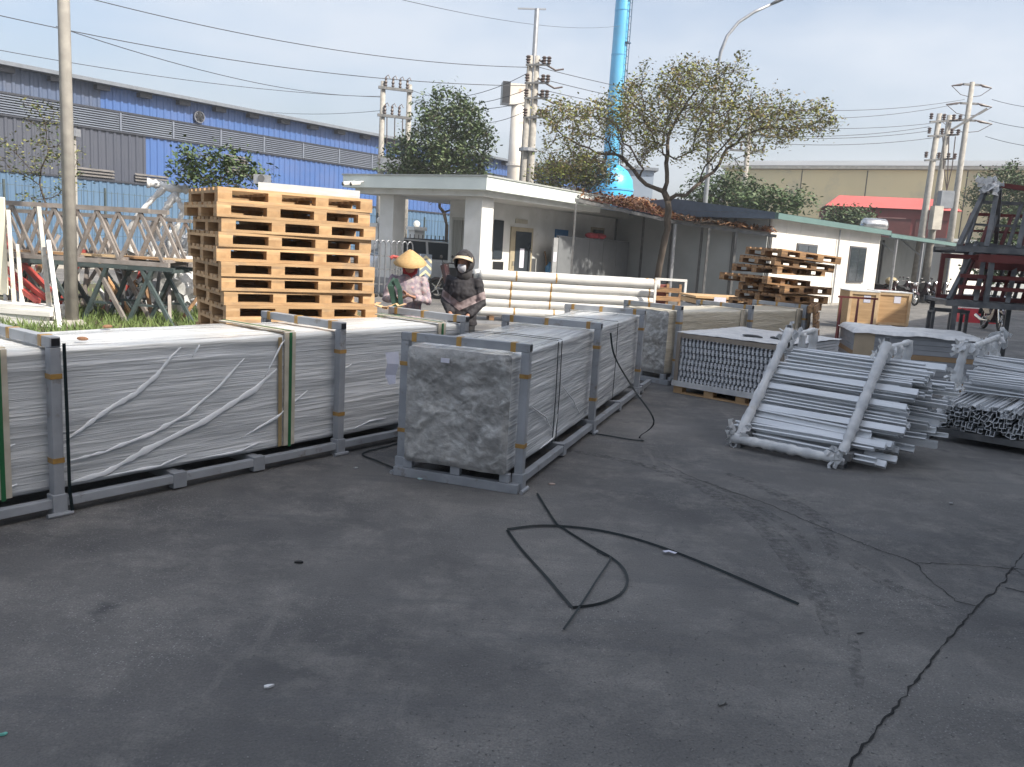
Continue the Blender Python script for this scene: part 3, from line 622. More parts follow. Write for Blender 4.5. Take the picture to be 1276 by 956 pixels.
MB().add([(-.5,-.42,3.125),(-.5,3.6,3.545),(-.5,LB+.4,3.125)],[(0,1,2)]).build('gable', M('slate_blue_edge', (.12,.16,.22)), hut)
MB().add([(-.5,-.29,2.99),(L1,-.29,2.99),(L1,LB+.3,2.99),(-.5,LB+.3,2.99)], [(3,2,1,0)]).build('soffit', white_paint, hut)
for (pa, pb, z0, z1) in ((991,1016,1.55,2.25),(1057,1077,.9,2.35)):
    a, b = along(pa, K, hd3, 1.8, 0, 20), along(pb, K, hd3, 1.8, 0, 20)
    wi = MB().box(a, b, -.05, -.001, z0, z1).build('window', M('window_frame_dark', (.10,.10,.11)), hut)
    m_ = (a+b)/2
    MB().box(a+.06, m_-.03, -.065, -.052, z0+.06, z1-.06).build('pane', glass_d, wi); MB().box(m_+.03, b-.06, -.065, -.052, z0+.06, z1-.06).build('pane', glass_d, wi)
a = along(1040, K, hd3, 1.8, 0, 20); MB().tube([(a,-.09,.1),(a,-.09,2.9)], .035, 8).build('drainpipe', galv, hut)
# shed for motorbikes, continuing the hut
shd = thing('motorbike_shed', 'open grey shed roof on thin posts sheltering parked motorbikes', 'shed', K + hd3*(L1+.04), HY)
SL = 13.5
MB().box(0, SL, -.42, -.34, 2.86, 3.02).build('roof_edge', green_edge, shd)
MB().add([(0,-.42,3.04),(SL,-.42,3.04),(SL,2.6,3.2),(0,2.6,3.2)], [(0,1,2,3),(3,2,1,0)]).build('roof', M('shed_roof', (.30,.32,.33)), shd)
for k in range(8): MB().box(k*SL/8+.01,(k+1)*SL/8-.01,2.4,2.46,0,3.12).build('back_panel', grey_panel, shd)
for px in (1104, 1137, 1173):
    x = along(px, K + hd3*(L1+.04), hd3, 1.6, -.5, 20)
    MB().bar((x,-.3,0),(x,-.3,2.9),.10).build('post', galv, shd); MB().bar((x,-.3,2.2),(x,.7,2.95),.06).build('brace', galv, shd)
for x in (3.5, 7.5): MB().bar((x,2.3,0),(x,2.3,2.95),.10).build('post', dark_steel, shd)
MB().bar((0,.6,.55),(SL,.6,.55),.05).build('rail', maroon, shd)
# stainless water tank on the shed roof
tkp = K + hd3*(along(1089, K + hn*1.5, hd3, 3.4, 2, 30)) + hn*1.5 + Vector((0,0,3.10))
wt2 = thing('stainless_water_tank', 'horizontal stainless water tank lying on the hut roof', 'tank', tkp, R(5)); wt2.scale = (.6,.6,.6)
o = MB().lathe([(.05,-1.0),(.42,-.95),(.52,-.8),(.54,0),(.52,.8),(.42,.95),(.05,1.0)], 20).build('shell', chrome, wt2, smooth=True); o.rotation_euler = (0,R(90),0); o.location.z = .66
for x in (-.6,.6): MB().box(x-.05,x+.05,-.4,.4,0,.3).build('cradle', galv, wt2)
# awning sheet behind and second white hut
a = D(1100, 288, 47); a.z = 0
h2 = thing('second_white_hut', 'small white hut beyond the motorbike shed with a flat awning', 'building', D(1176, 340, 47.5) - Vector((0,0,D(1176,340,47.5).z)), R(20))
for k in range(3): MB().box(k*1.1+.01, k*1.1+1.09, 0, .08, 0, 3.2).build('panel', white_panel, h2)
MB().box(-.4, 9, -.6, 4, 3.2, 3.36).build('roof', M('shed_roof', (.3,.32,.33)), h2); MB().box(3.32, 8.6, .2, .28, 0, 3.2).build('recess_wall', grey_panel, h2)
MB().box(0,.08,.09,3.6,0,3.2).build('side_wall', white_panel, h2)

# ================================================================== lean-to roof with fallen leaves
A0, A1, A2 = D(706,243,25.8), D(842,274,29.6), D(968,291,27.9)
B0, B1, B2 = D(716,238,30.0), D(850,256,33.6), D(935,270,31.4)
lt = thing('lean_to_roof', 'sagging red sheet lean-to roof covered with dry leaves', 'roof')
red_sheet = M('faded_red_sheet', (.30,.10,.075), (.24,.08,.065), sc=1.5, r=.6, c3=(.26,.18,.12), sc3=1.2, con3=(.45,.7))
def quadgrid(q, n, m, mat, name, parent, zoff=0, wav=.02):
    mb = MB(); a, b, c, d = q
    for i in range(n+1):
        for j in range(m+1):
            p = a.lerp(b, i/n).lerp(d.lerp(c, i/n), j/m); mb.v.append((p.x, p.y, p.z + zoff + (wav if i % 2 else 0)))
    mb.f = [(i*(m+1)+j, (i+1)*(m+1)+j, (i+1)*(m+1)+j+1, i*(m+1)+j+1) for i in range(n) for j in range(m)]
    return mb.build(name, mat, parent)
quadgrid((A0,A1,B1,B0), 40, 3, red_sheet, 'roof_sheet', lt); quadgrid((A1,A2,B2,B1), 30, 3, red_sheet, 'roof_sheet', lt)
for a, b in ((A0,A1),(A1,A2)): MB().bar(a + Vector((0,0,-.09)), b + Vector((0,0,-.09)), .06, .10).build('edge_beam', dark_steel, lt)
for a, b in ((B0,B1),(B1,B2)): MB().bar(a + Vector((0,0,-.12)), b + Vector((0,0,-.12)), .06, .10).build('back_beam', dark_steel, lt)
for (px, m_) in ((842, galv),): 
    MB().tube([(A1.x,A1.y,0),(A1.x,A1.y,A1.z-.14)], .07, 10).build('post', m_, lt)
for t_ in (.35,.62,.95):
    p = A1.lerp(A2, t_); MB().bar((p.x,p.y,0),(p.x,p.y,p.z-.14),.08).build('post', dark_steel, lt)
p = A0.lerp(A1,.08); MB().bar((p.x,p.y,0),(p.x,p.y,p.z-.14),.06).build('post', dark_steel, lt)
for k in range(7):
    a, b = A0.lerp(A1,k/7), B0.lerp(B1,k/7); MB().bar(a+Vector((0,0,-.08)), b+Vector((0,0,-.08)), .05).build('rafter', dark_steel, lt)
lf = MB(); random.seed(8)
for _ in range(2600):
    i = random.random()
    if i < .5: u_, v_ = random.random()**.6, random.random()**1.5; p = A0.lerp(A1,u_).lerp(B0.lerp(B1,u_), v_)
    else: u_, v_ = random.random(), random.random()**1.5; p = A1.lerp(A2,u_).lerp(B1.lerp(B2,u_), v_)
    a = random.uniform(0,6.28); s = random.uniform(.05,.13); tl = random.uniform(-.8,.8); d = Vector((math.cos(a),math.sin(a),tl)); e = Vector((-math.sin(a),math.cos(a),random.uniform(-.5,.5)))
    c = p + Vector((random.gauss(0,.05),random.gauss(0,.05),.04+random.random()*.10)); lf.add([c-d*s, c+e*s*.45, c+d*s, c-e*s*.45], [(0,1,2,3)])
tag(lf.build('fallen_leaves', M('dry_leaf', (.20,.10,.05), (.32,.17,.08), sc=9, r=.8), lt), kind='stuff')
for k in range(16):
    p = A1.lerp(A2, random.uniform(.05,.5)); a = random.uniform(0,6.28)
    MB().bar(p + Vector((-.4*math.cos(a),-.3*math.sin(a),.05)), p + Vector((.5*math.cos(a),.4*math.sin(a),.15+random.uniform(-.2,.1))), .03).build('dead_stick', bark, lt)

# ================================================================== trees (space colonisation)
def grow(base, trunk, lobes, n_att, seed, step=.28, infl=3.0, kill=.55):
    rng = np.random.default_rng(seed); att = []
    vol = [l[1][0]*l[1][1]*l[1][2] for l in lobes]; tot = sum(vol)
    for (c, r), v in zip(lobes, vol):
        k = int(n_att*v/tot); d = rng.normal(size=(k,3)); d /= np.linalg.norm(d,axis=1)[:,None]; rad = rng.random(k)[:,None]**(.38)
        att.append(np.array(c) + d*rad*np.array(r))
    att = np.concatenate(att); nodes = []; par = []
    for i, p in enumerate(trunk):
        nodes.append(np.array(p, float)); par.append(i-1)
    for it in range(140):
        nd = np.array(nodes)
        dist = np.linalg.norm(att[:,None,:]-nd[None,:,:],axis=2); near = dist.argmin(1); dm = dist[np.arange(len(att)),near]
        ok = dm < (infl if it > 12 else 99)
        new = {}
        for a, i in zip(att[ok], near[ok]):
            v = a - nd[i]; new.setdefault(int(i), []).append(v/(np.linalg.norm(v)+1e-9))
        cnt = 0
        for i, vs in new.items():
            v = np.mean(vs,axis=0) + rng.normal(size=3)*.22; v /= np.linalg.norm(v)+1e-9
            p = nd[i] + v*step
            if np.linalg.norm(nd-p,axis=1).min() > step*.35: nodes.append(p); par.append(i); cnt += 1
        nd = np.array(nodes); dist = np.linalg.norm(att[:,None,:]-nd[None,:,:],axis=2).min(1); att = att[dist > kill]
        if cnt == 0 or len(att) == 0: break
    return np.array(nodes), par
twig_m = M('twig', (.10,.08,.065), (.16,.125,.10), sc=3, r=.9)
def tree(name, label, base, trunk, lobes, n_att, seed, r_tip, r_max, leaf, leaf_mats, n_leaf, leaf_r, step=.28, kill=.55, expo=2.3, twig=2, group=None, droop=0., lean_leaf=.6, fine=None):
    base = Vector(base); nd, par = grow(base, trunk, lobes, n_att, seed, step=step, kill=kill)
    n = len(nd); w = np.zeros(n); ch = [[] for _ in range(n)]
    for i in range(1, n): ch[par[i]].append(i)
    rad = np.zeros(n)
    for i in range(n-1, -1, -1):
        rad[i] = r_tip if not ch[i] else min(r_max, sum(rad[c]**expo for c in ch[i])**(1/expo))
    rg = random.Random(seed)
    t = thing(name, label, 'tree', base, 0, group); off = np.array(base)
    wood_b = MB(); done = set()
    for i in range(n):                       # chains of branch segments
        for c in ch[i]:
            if i == 0 or len(ch[i]) != 1:
                chain = [i, c]
                while len(ch[chain[-1]]) == 1: chain.append(ch[chain[-1]][0])
                pts = [Vector(nd[k]-off) for k in chain]; rs = [rad[k] for k in chain]; rs[0] = min(rad[i], rs[1]*1.25)
                wood_b.tube(pts, rs, 8 if rs[0] > .05 else 5)
    tips = [i for i in range(n) if rad[i] < r_tip*2.6]
    lv = [MB() for _ in leaf_mats]; tw = MB()
    for i in tips:
        p = Vector(nd[i]-off)
        d0 = Vector(nd[i]-nd[par[i]]).normalized()
        for k in range(twig):
            d = (d0 + Vector((rg.gauss(0,.7),rg.gauss(0,.7),rg.gauss(0,.45)-droop))).normalized(); L = rg.uniform(.5,1.)*(fine or leaf_r)
            e = p + d*L; tw.tube([p, p+d*L*.5+Vector((0,0,rg.gauss(0,.03))), e], [r_tip*.6,r_tip*.45,r_tip*.25], 4)
            for _ in range(n_leaf):
                q = p + d*L*rg.uniform(.3,1.1) + Vector((rg.gauss(0,leaf*1.2),rg.gauss(0,leaf*1.2),rg.gauss(0,leaf)))
                a = rg.uniform(0,6.28); s = leaf*rg.uniform(.6,1.3); f = Vector((math.cos(a),math.sin(a),rg.gauss(-.15,lean_leaf))).normalized(); g = f.cross(Vector((rg.gauss(0,.5),rg.gauss(0,.5),1))).normalized()
                lv[min(int(rg.random()**1.3*len(lv)), len(lv)-1)].add([q-f*s*.5, q+g*s*.28, q+f*s*.55, q-g*s*.28], [(0,1,2,3)])
    wood_b.build('trunk', bark, t, smooth=True); tw.build('twigs', twig_m, t)['kind'] = 'stuff'
    cr = None
    for mb, m_ in zip(lv, leaf_mats):
        if mb.f:
            o = mb.build('crown', m_, t); o['kind'] = 'stuff'
    return t
def leafm(nm, c): 
    m_ = M(nm, c, tuple(x*.62 for x in c), sc=1.2, r=.6, contrast=(.3,.7)); return m_
lg1, lg2, lg3, lg4 = leafm('leaf_olive', (.25,.245,.055)), leafm('leaf_dull', (.23,.17,.075)), leafm('leaf_green', (.17,.21,.045)), leafm('leaf_rust', (.20,.085,.04))
tb = D(815, 374, 27.6); tb.z = 0
fk = [D(822,330,27.4), D(829,296,27.2)]
lobes = [(D(740,150,26.6),(1.9,2.0,.75)), (D(850,135,27),(2.4,2.4,1.1)), (D(945,150,27),(2.4,2.2,.75)), (D(868,100,27.2),(1.9,1.8,.55)), (D(735,195,26.6),(1.5,1.6,.7)), (D(900,195,26.6),(1.2,1.5,.45)), (D(985,158,27.2),(1.25,1.5,.55)), (D(790,180,27),(1.6,1.7,.8)), (D(700,215,26.6),(.9,1.2,.5))]
tree('bare_tree', 'wide sparse tree with dark forked trunk growing through the lean-to roof', tb, [tb, *fk], lobes, 900, 21, .010, .19, .105, [lg1, lg3, lg2], 8, .5, step=.30, kill=.46, expo=2.0, twig=6)
gbase = D(556, 300, 35); gbase.z = 0
gl1, gl2, gl3 = leafm('leaf_deep', (.075,.12,.045)), leafm('leaf_mid', (.11,.16,.065)), leafm('leaf_pale', (.17,.21,.11))
tree('leafy_tree', 'dense green tree rising behind the gatehouse canopy', gbase, [gbase, gbase+Vector((0,0,1.2)), gbase+Vector((0,0,2.2))],
     [(D(552,195,35),(2.2,1.9,1.2)), (D(560,155,35),(1.6,1.5,1.2)), (D(553,128,35),(.8,.9,.55)), (D(590,175,35),(1.0,1.2,.9)), (D(520,190,35),(1.1,1.2,.9)), (D(510,212,35),(1.2,1.2,.8))], 620, 4, .012, .16, .16, [gl1, gl2, gl3], 14, .42, step=.28, kill=.45, twig=4)
sb_ = D(58, 330, 17.5); sb_.z = 0
tree('small_yellowing_tree', 'small thin yellow-green tree behind the concrete pole', sb_, [sb_, sb_+Vector((0,0,.8)), sb_+Vector((.05,0,1.5))],
     [(D(60,232,17.5),(.55,.5,.35)), (D(52,195,17.5),(.55,.5,.45)), (D(55,150,17.5),(.5,.4,.5)), (D(85,190,17.5),(.3,.3,.4)), (D(8,190,17.5),(.5,.4,.4)), (D(62,245,17.5),(.6,.5,.25))], 150, 9, .006, .055, .075, [leafm('leaf_yellow', (.22,.22,.07)), gl2], 10, .22, step=.16, kill=.28, twig=2)
sh = D(268, 300, 14.5); sh.z = 0
tree('young_green_tree', 'young leafy green tree poking up behind the tall pallet stack', sh, [sh, sh+Vector((0,0,.9)), sh+Vector((0,0,1.7))],
     [(D(240,205,14.5),(.35,.4,.25)), (D(278,205,14.5),(.42,.4,.30)), (D(300,215,14.5),(.35,.4,.2)), (D(270,225,14.5),(.6,.4,.2)), (D(315,220,14.5),(.3,.3,.15))], 180, 14, .006, .05, .085, [gl1, gl2], 14, .22, step=.13, kill=.2, twig=3)
for i, (px, py, d, rx, rz, lab) in enumerate(((968,250,37,1.4,.5,'low round bush between the bare tree and the hut roof'),(1060,272,48,1.6,.55,'low bush in front of the maroon hall wall'),(1262,240,50,2.4,1.6,'green tree behind the stacked dark racks'),(1262,310,40,1.8,1.6,'darker tree under the rack platforms by the fence'),(715,215,40,1.9,.8,'dull greyish thicket behind the gatehouse roof end'),(905,240,42,2.0,.9,'dark green bush behind the lean-to roof'))):
    c = D(px, py, d); b_ = Vector((c.x, c.y, 0))
    tree('bushy_tree', lab, b_, [b_, b_+Vector((0,0,max(.4,c.z*.35))), b_+Vector((0,0,max(.7,c.z*.6)))], [(c,(rx,rx*.8,rz)), (c+Vector((-rx*.5,0,-rz*.35)),(rx*.6,rx*.6,rz*.7)), (c+Vector((rx*.5,.2,-rz*.3)),(rx*.6,rx*.6,rz*.65))], 260, 40+i, .012, .11, .19, [gl1 if i != 4 else leafm('leaf_grey', (.10,.09,.06)), gl2], 14, .45, step=.32, kill=.5, twig=4, group='bushy trees beyond the yard')
ov = D(-14, -6, 14); b_ = Vector((ov.x-1.2, ov.y+.5, 0))
tree('overhanging_tree', 'tree outside the corner whose leafy twigs hang into the sky', b_, [b_, b_+Vector((0,0,2)), b_+Vector((.1,0,3.6))], [(ov+Vector((-.55,0,.2)),(.75,.6,.55)), (ov+Vector((-.1,0,.1)),(.3,.3,.25))], 90, 3, .006, .08, .085, [gl1, gl2], 8, .2, step=.16, kill=.26, twig=2)
# ================================================================== steel crates and their wrapped bundles
def steel_crate(label, o, yaw, w, h, hoops, x0, x1, sleepers, cross_front=True):
    t = thing('steel_crate', label, 'crate', (o[0], o[1], 0), yaw, 'grey steel crates in the yard')
    PS, RS = .057, .050
    for y in (RS/2, w - RS/2):
        MB().box(x0, x1, y - RS/2, y + RS/2, .045, .045 + RS).build('base_rail', steel_paint, t, bevel=.004)
    for x in sleepers:
        MB().box(x - .032, x + .032, RS + .002, w - RS - .002, .05, .105).build('sleeper', steel_paint, t, bevel=.003)
        for y in (-.004, w + .004):
            s = 1 if y > 0 else -1
            MB().box(x - .045, x + .045, min(y - s*(RS+.006), y), max(y - s*(RS+.006), y), .012, .108).build('socket', steel_paint, t, bevel=.003)
    for x in hoops:
        for y in (PS/2, w - PS/2):
            s = -1 if y < w/2 else 1
            p = MB().box(x - PS/2, x + PS/2, y - PS/2 + s*.006, y + PS/2 + s*.006, .02, h - PS).build('post', steel_paint, t, bevel=.004)
            MB().box(x - PS/2 - .010, x + PS/2 + .010, y - PS/2 + s*.006 - .010, y + PS/2 + s*.006 + .010, .0, .12).build('sleeve', steel_paint, p, bevel=.003)
            MB().tube([(x - .075, y + s*.05, .012),(x + .06, y + s*.05, .012)], .014, 8).build('locking_pin', galv, p)
            for z in (h*.30, h*.77):
                MB().box(x - PS/2 - .0025, x + PS/2 + .0025, y - PS/2 + s*.006 - .0025, y + PS/2 + s*.006 + .0025, z, z + .028).build('tape', tape, p)
        b = MB().box(x - PS/2, x + PS/2, -.006, w + .006, h - PS + .001, h).build('top_bar', steel_paint, t, bevel=.004)
        for y in (-.010, w + .010): MB().box(x - PS/2 + .008, x + PS/2 - .008, min(y, y*.5), max(y, y*.5), h - PS + .009, h - .008).build('end_cap', black_cap, b)
        for y in (w*.1, w*.52, w*.88): MB().box(x - PS/2 - .0025, x + PS/2 + .0025, y, y + .035, h - PS - .0015, h + .0025).build('tape', tape, b)
    if cross_front:
        MB().box(x0 - .06, x0, 0, w, .0, .062).build('front_rail', steel_paint, t, bevel=.004)
        for y in (.1, w*.5, w - .1): MB().box(x0 - .052, x0 - .006, y - .035, y + .035, .063, .125).build('fork_loop', steel_paint, t, bevel=.006)
    return t
def fb(v, s, o=0.):
    return noise.fractal(Vector((v[0]*s[0] + o, v[1]*s[1] + o*.7, v[2]*s[2] - o)), 1.0, 2.0, 4)
def bundle(label, o, yaw, x0, x1, y0, y1, z0, z1, seed, side_mat, end_mat, amp=.006, end_amp=.014, group='film wrapped bundles', layers=11, top_mat=None):
    t = thing('wrapped_bundle', label, 'bundle', (o[0], o[1], 0), yaw, group)
    ny, nz_, nx = 26, 36, max(40, int((x1 - x0)*46)); loop = []
    r = .022
    for k in range(ny): loop.append((y0 + (y1-y0)*k/ny, z0, 0, -1))
    for k in range(nz_): loop.append((y1, z0 + (z1-z0)*k/nz_, 1, 0))
    for k in range(ny): loop.append((y1 - (y1-y0)*k/ny, z1, 0, 1))
    for k in range(nz_): loop.append((y0, z1 - (z1-z0)*k/nz_, -1, 0))
    n = len(loop); mb = MB()
    for i in range(nx + 1):
        x = x0 + (x1-x0)*i/nx
        for (y, z, a, b) in loop:
            cy = min(max(y, y0 + r), y1 - r); cz = min(max(z, z0 + r), z1 - r); dv = Vector((0, y - cy, z - cz))
            nn = Vector((0, a, b)) if dv.length < 1e-6 else dv.normalized()
            p = Vector((x, cy, cz)) + nn * (r if dv.length > 1e-6 else 0) if dv.length > 1e-6 else Vector((x, y, z))
            d = amp*1.1*fb((x, y, z), (.8, 3, 9), seed) + amp*.35*fb((x, y, z), (5, 14, 22), seed + 3)
            if abs(a) > .5: d += .004*abs(math.sin(math.pi*layers*(z - z0)/(z1 - z0)))*(.5 + .5*fb((x, 0, z), (1.2, 1, 6), seed + 9))
            else: d += .003*fb((x,y,z),(2,5,1),seed+1)
            mb.v.append(tuple(p + nn*d))
    mb.f = [(i*n+j, i*n+(j+1)%n, (i+1)*n+(j+1)%n, (i+1)*n+j) for i in range(nx) for j in range(n)]
    o_ = mb.build('film', side_mat, t, smooth=True)
    # end faces: shrinking rings, crumpled
    for end, i in ((-1, 0), (1, nx)):
        eb = MB(); rings = 34; cyc, czc = (y0+y1)/2, (z0+z1)/2
        for k in range(rings + 1):
            f = 1 - (k/rings)
            for j in range(n):
                q = mb.v[i*n + j]; y = cyc + (q[1]-cyc)*f; z = czc + (q[2]-czc)*f
                rise = min(1, k/3)
                d = rise*(.012 + end_amp*fb((0, y, z), (1, 4, 4), seed + 20) + end_amp*.7*abs(fb((0, y, z), (1, 11, 9), seed + 7)))
                eb.v.append((q[0] + end*d, y, z))
        eb.f = [(k*n+j, k*n+(j+1)%n, (k+1)*n+(j+1)%n, (k+1)*n+j) for k in range(rings) for j in range(n)]
        eb.build('end_wrap', end_mat, t, smooth=True)
    return t
def side_pts(pxs, o, yaw, y, zref=None):     # pixels on the bundle's near side -> local (x, z)
    d = Vector((math.cos(yaw), math.sin(yaw), 0)); nn = Vector((-d.y, d.x, 0)); o3 = Vector((o[0], o[1], 0)) + nn*y; out = []
    for px, py in pxs:
        g = ray(px, py); t = (o3 - EYE).dot(nn)/g.dot(nn); p = EYE + g*t - Vector((o[0], o[1], 0)); out.append((p.dot(d), p.z))
    return out
CH, CW = .98, .90
LO, LYAW = (-2.42, 4.37), R(53.9); RO, RYAW = (.105, 5.345), R(71.4)
lh = [0, 2.01, 3.40]
crate_l = steel_crate('long grey steel crate with three hoops around a bundle, below the tall pallet stack', LO, LYAW, CW, CH, lh, -1.9, 3.46, [-1.5, -.9, .72, 1.3, 2.75], False)
b1 = bundle('long silvery film-wrapped bundle with green straps in the crate below the pallets', LO, LYAW, -1.9, 3.44, .085, CW-.085, .118, .905, 3, film, film_end)
for (xa, xb) in ((-.30,-.16),(1.55,1.69),(3.12,3.26)):
    e = MB().box(xa, xa+.09, .064, .076, .13, .92).build('edge_board', board_c, b1)
    MB().box(xa+.035, xa+.058, .060, .0635, .12, .92).build('strap', strap_g, e)
    e = MB().box(xa, xa+.09, .078, CW-.08, .922, .930).build('edge_board', board_c, b1)
    MB().box(xa+.035, xa+.058, .074, CW-.07, .9305, .933).build('strap', strap_g, e)
tx = side_pts([(347,440),(350,560)], LO, LYAW, .085)
MB().ribbon([(tx[0][0],.070,.89),(tx[0][0]+.005,.068,.5),(tx[0][0]+.01,.070,.13)], .03, .002, (0,-1,0)).build('brown_tape', M('old_tape', (.36,.27,.14), r=.4), b1)
def fold(pxs, w, parent, o, yaw):
    q = [(x_, min(max(z_, .15), .89)) for x_, z_ in side_pts(pxs, o, yaw, .07)]; pts = []
    for i in range(len(q)-1):
        for k in range(6):
            f = k/6; pts.append((q[i][0]*(1-f)+q[i+1][0]*f, .069 + .002*math.sin(i*6+k), q[i][1]*(1-f)+q[i+1][1]*f + random.gauss(0,.001)))
    n = len(pts); sc = [max(.12, math.sin(math.pi*(i+.5)/n)**.6*random.uniform(.45,1.2)) for i in range(n)]
    sec = [(math.cos(6.28319*k/10), math.sin(6.28319*k/10)) for k in range(10)]
    MB().sweep(pts, sec, (0,-1,0), [(w*1.05*k_, .0050*min(1., k_*1.6)) for k_ in sc]).build('film_fold_highlight', film_lit, parent, smooth=True)
random.seed(2)
fold([(80,550),(105,532),(135,510),(170,490),(195,468),(213,445),(228,430)], .016, b1, LO, LYAW)
fold([(80,576),(130,563),(190,540),(235,515),(275,480),(310,440)], .015, b1, LO, LYAW)
fold([(85,602),(130,590),(180,562),(255,525),(318,485),(350,455)], .026, b1, LO, LYAW)
fold([(130,598),(200,580),(238,563)], .010, b1, LO, LYAW); fold([(300,546),(345,520),(390,480)], .010, b1, LO, LYAW); fold([(250,590),(300,570),(330,548)], .008, b1, LO, LYAW)
fold([(426,462),(440,452)], .008, b1, LO, LYAW); fold([(440,535),(460,525),(485,520)], .008, b1, LO, LYAW); fold([(2,560),(22,552)], .006, b1, LO, LYAW); fold([(0,612),(25,602)], .010, b1, LO, LYAW)
fold([(330,470),(350,430),(358,418)], .008, b1, LO, LYAW); fold([(240,445),(250,425)], .008, b1, LO, LYAW)
rh = [0, 1.99, 4.09]
steel_crate('grey steel crate holding the bundle with a crumpled film end', RO, RYAW, CW, CH, rh, -.03, 4.95, [1.05, 2.05, 3.15, 4.4], True)
b2 = bundle('film-wrapped bundle with a crumpled grey end face tied with black straps', RO, RYAW, -.10, 4.32, .085, CW-.085, .122, .905, 31, film, film_end, end_amp=.022)
for xa in (.92, 1.02, 3.05):
    MB().ribbon([(xa,.070,.125),(xa+.01,.068,.5),(xa-.01,.070,.905)], .016, .003, (0,-1,0)).build('strap', strap_k, b2)
    MB().ribbon([(xa-.01,.070,.917),(xa,.45,.924),(xa,CW-.070,.917)], .016, .003).build('strap', strap_k, b2)
for k, px in enumerate((([(672,560),(690,545),(695,510)]),([(700,480),(715,500),(724,520)]),([(660,505),(680,520),(690,540)]))): fold(px, .007, b2, RO, RYAW)
# torn sticker on the crumpled end
rg = random.Random(77)
MB().box(-.142,-.138,.50,.56,.82,.85).build('sticker', paper, b2)
MB().ribbon([(.041,-.014,.945),(.043,-.022,.55),(.046,-.020,.14),(.055,-.030,.012)], .018, .002, (0,-1,0)).build('strap', strap_k, crate_l)
# paper label hanging on the crate corner
d_ = Vector((math.cos(RYAW), math.sin(RYAW), 0)); n_ = Vector((-d_.y, d_.x, 0))
lbp = Vector((RO[0], RO[1], 0)) + n_*(CW+.06) - d_*.05
o = MB().sweep([(0,0,.84),(.01,-.01,.76),(-.005,.012,.68),(.01,0,.62)], [(-.04,-.0008),(.04,-.0008),(.04,.0008),(-.04,.0008)], (0,1,0), [(1.1,1),(1,1),(.9,1),(.55,1)]).build('paper_sheet', paper)
tag(o, 'pale lilac paper slip hanging on the corner of the crate with crumpled end', 'paper'); o.location = lbp; o.rotation_euler.z = R(10)
CO3, C3Y = (2.03, 10.33), R(43)
c3d = Vector((math.cos(C3Y), math.sin(C3Y), 0))
h3 = [0, along(938, CO3, c3d, .95, .2, 4), along(1006, CO3, c3d, .95, 1, 6)]
steel_crate('grey steel crate with a cream-wrapped bundle behind the grating stack', CO3, C3Y, CW, CH, h3, -.10, h3[2]+.35, [.5, 1.6], True)
b3 = bundle('cream film-wrapped bundle with a grey crumpled end behind the grating stack', CO3, C3Y, -.14, h3[2]+.30, .085, CW-.085, .122, .905, 55, cream_film, film_end, end_amp=.02)
for xa in (.06, h3[1]-.16, h3[2]-.16): MB().box(xa, xa+.07, .066, .077, .13, .915).build('edge_board', board_c, b3)

# scraps of wood paper on the left crate's top
for k, (px, py) in enumerate(((462,386),(474,389),(484,391),(494,387))):
    p = G(px, py, .90); o = MB(); q = [(-.07,-.03,0),(-.02,.03,.03),(.03,-.02,.012),(.08,.03,.035)]
    o.sweep(q, [(-.03,-.003),(.03,-.003),(.03,.003),(-.03,.003)]); o = o.build('wood_scrap', M('scrap_wood', (.62,.42,.24), (.5,.32,.17), r=.8))
    tag(o, 'curled offcut of pale wood lying on the wrapped bundle under the pallets', 'wood scrap', 'wood offcuts on the bundle'); o.location = (p.x, p.y, .935); o.rotation_euler.z = k*1.9 + .3
for k, (px, py) in enumerate(((103,429),(134,413))):
    p = G(px, py, .90); o = MB().ball((0,0,0), .035, .02, .012, 8, 5).build('dead_leaf', M('leaf_brown', (.25,.13,.07)))
    tag(o, 'curled brown leaf on top of the silvery wrapped bundle', 'leaf', 'dead leaves on the bundle'); o.location = (p.x, p.y, .932); o.rotation_euler.z = k

# ================================================================== pallets
def make_pallet(label, group, wm, bm_, stringer=False, L=1.36, W_=1.02, t=.0235, hb=.0485):
    r = thing('wooden_pallet', label, 'pallet', (0,0,0), 0, group)
    H = t*3 + hb
    tb_ = MB().box(0, L, 0, .105, 0, t).mesh('top_board'); xb = MB().box(0, .115, 0, W_, 0, t).mesh('cross_board'); bb = MB().box(0, L, 0, .10, 0, t).mesh('bottom_board'); bl_ = MB().box(0, .115, 0, .10, 0, hb).mesh('block')
    rg = random.Random(len(label))
    for k in range(7):
        o = obj('top_board', tb_, wm, r); o.location = (rg.uniform(-.006,.006), k*(W_-.105)/6, t*2+hb)
    for k in range(4):
        x = k*(L-.115)/3; o = obj('cross_board', xb, wm, r); o.location = (x, 0, t+hb)
        for j in range(3):
            o = obj('block', bl_, bm_, r); o.location = (x, j*(W_-.10)/2, t)
    if stringer: o = obj('stringer', MB().box(.118, L-.118, W_/2-.012, W_/2+.012, t+.001, t+hb-.001).mesh('stringer'), wm, r)
    for j in range(3): o = obj('bottom_board', bb, wm, r); o.location = (0, j*(W_-.10)/2, 0)
    return r, H
p0 = D(277,236,6.95); py_ = R(34)
pal, PH = make_pallet('orange wooden pallet in the tall neat stack behind the left crate', 'pallets in the tall stack', wood, wood_end, True)
nst = 16; rg = random.Random(4)
ORD = lambda k: 'topmost of' if k == 0 else ('second','third','fourth','fifth','sixth','seventh','eighth','ninth','tenth','eleventh','twelfth','thirteenth','fourteenth','fifteenth')[k-1] + ' from the top of'
pal['label'] = 'orange wooden pallet, lowest of the tall neat stack behind the left crate'
pal.location = (p0.x, p0.y, 0); pal.rotation_euler.z = py_
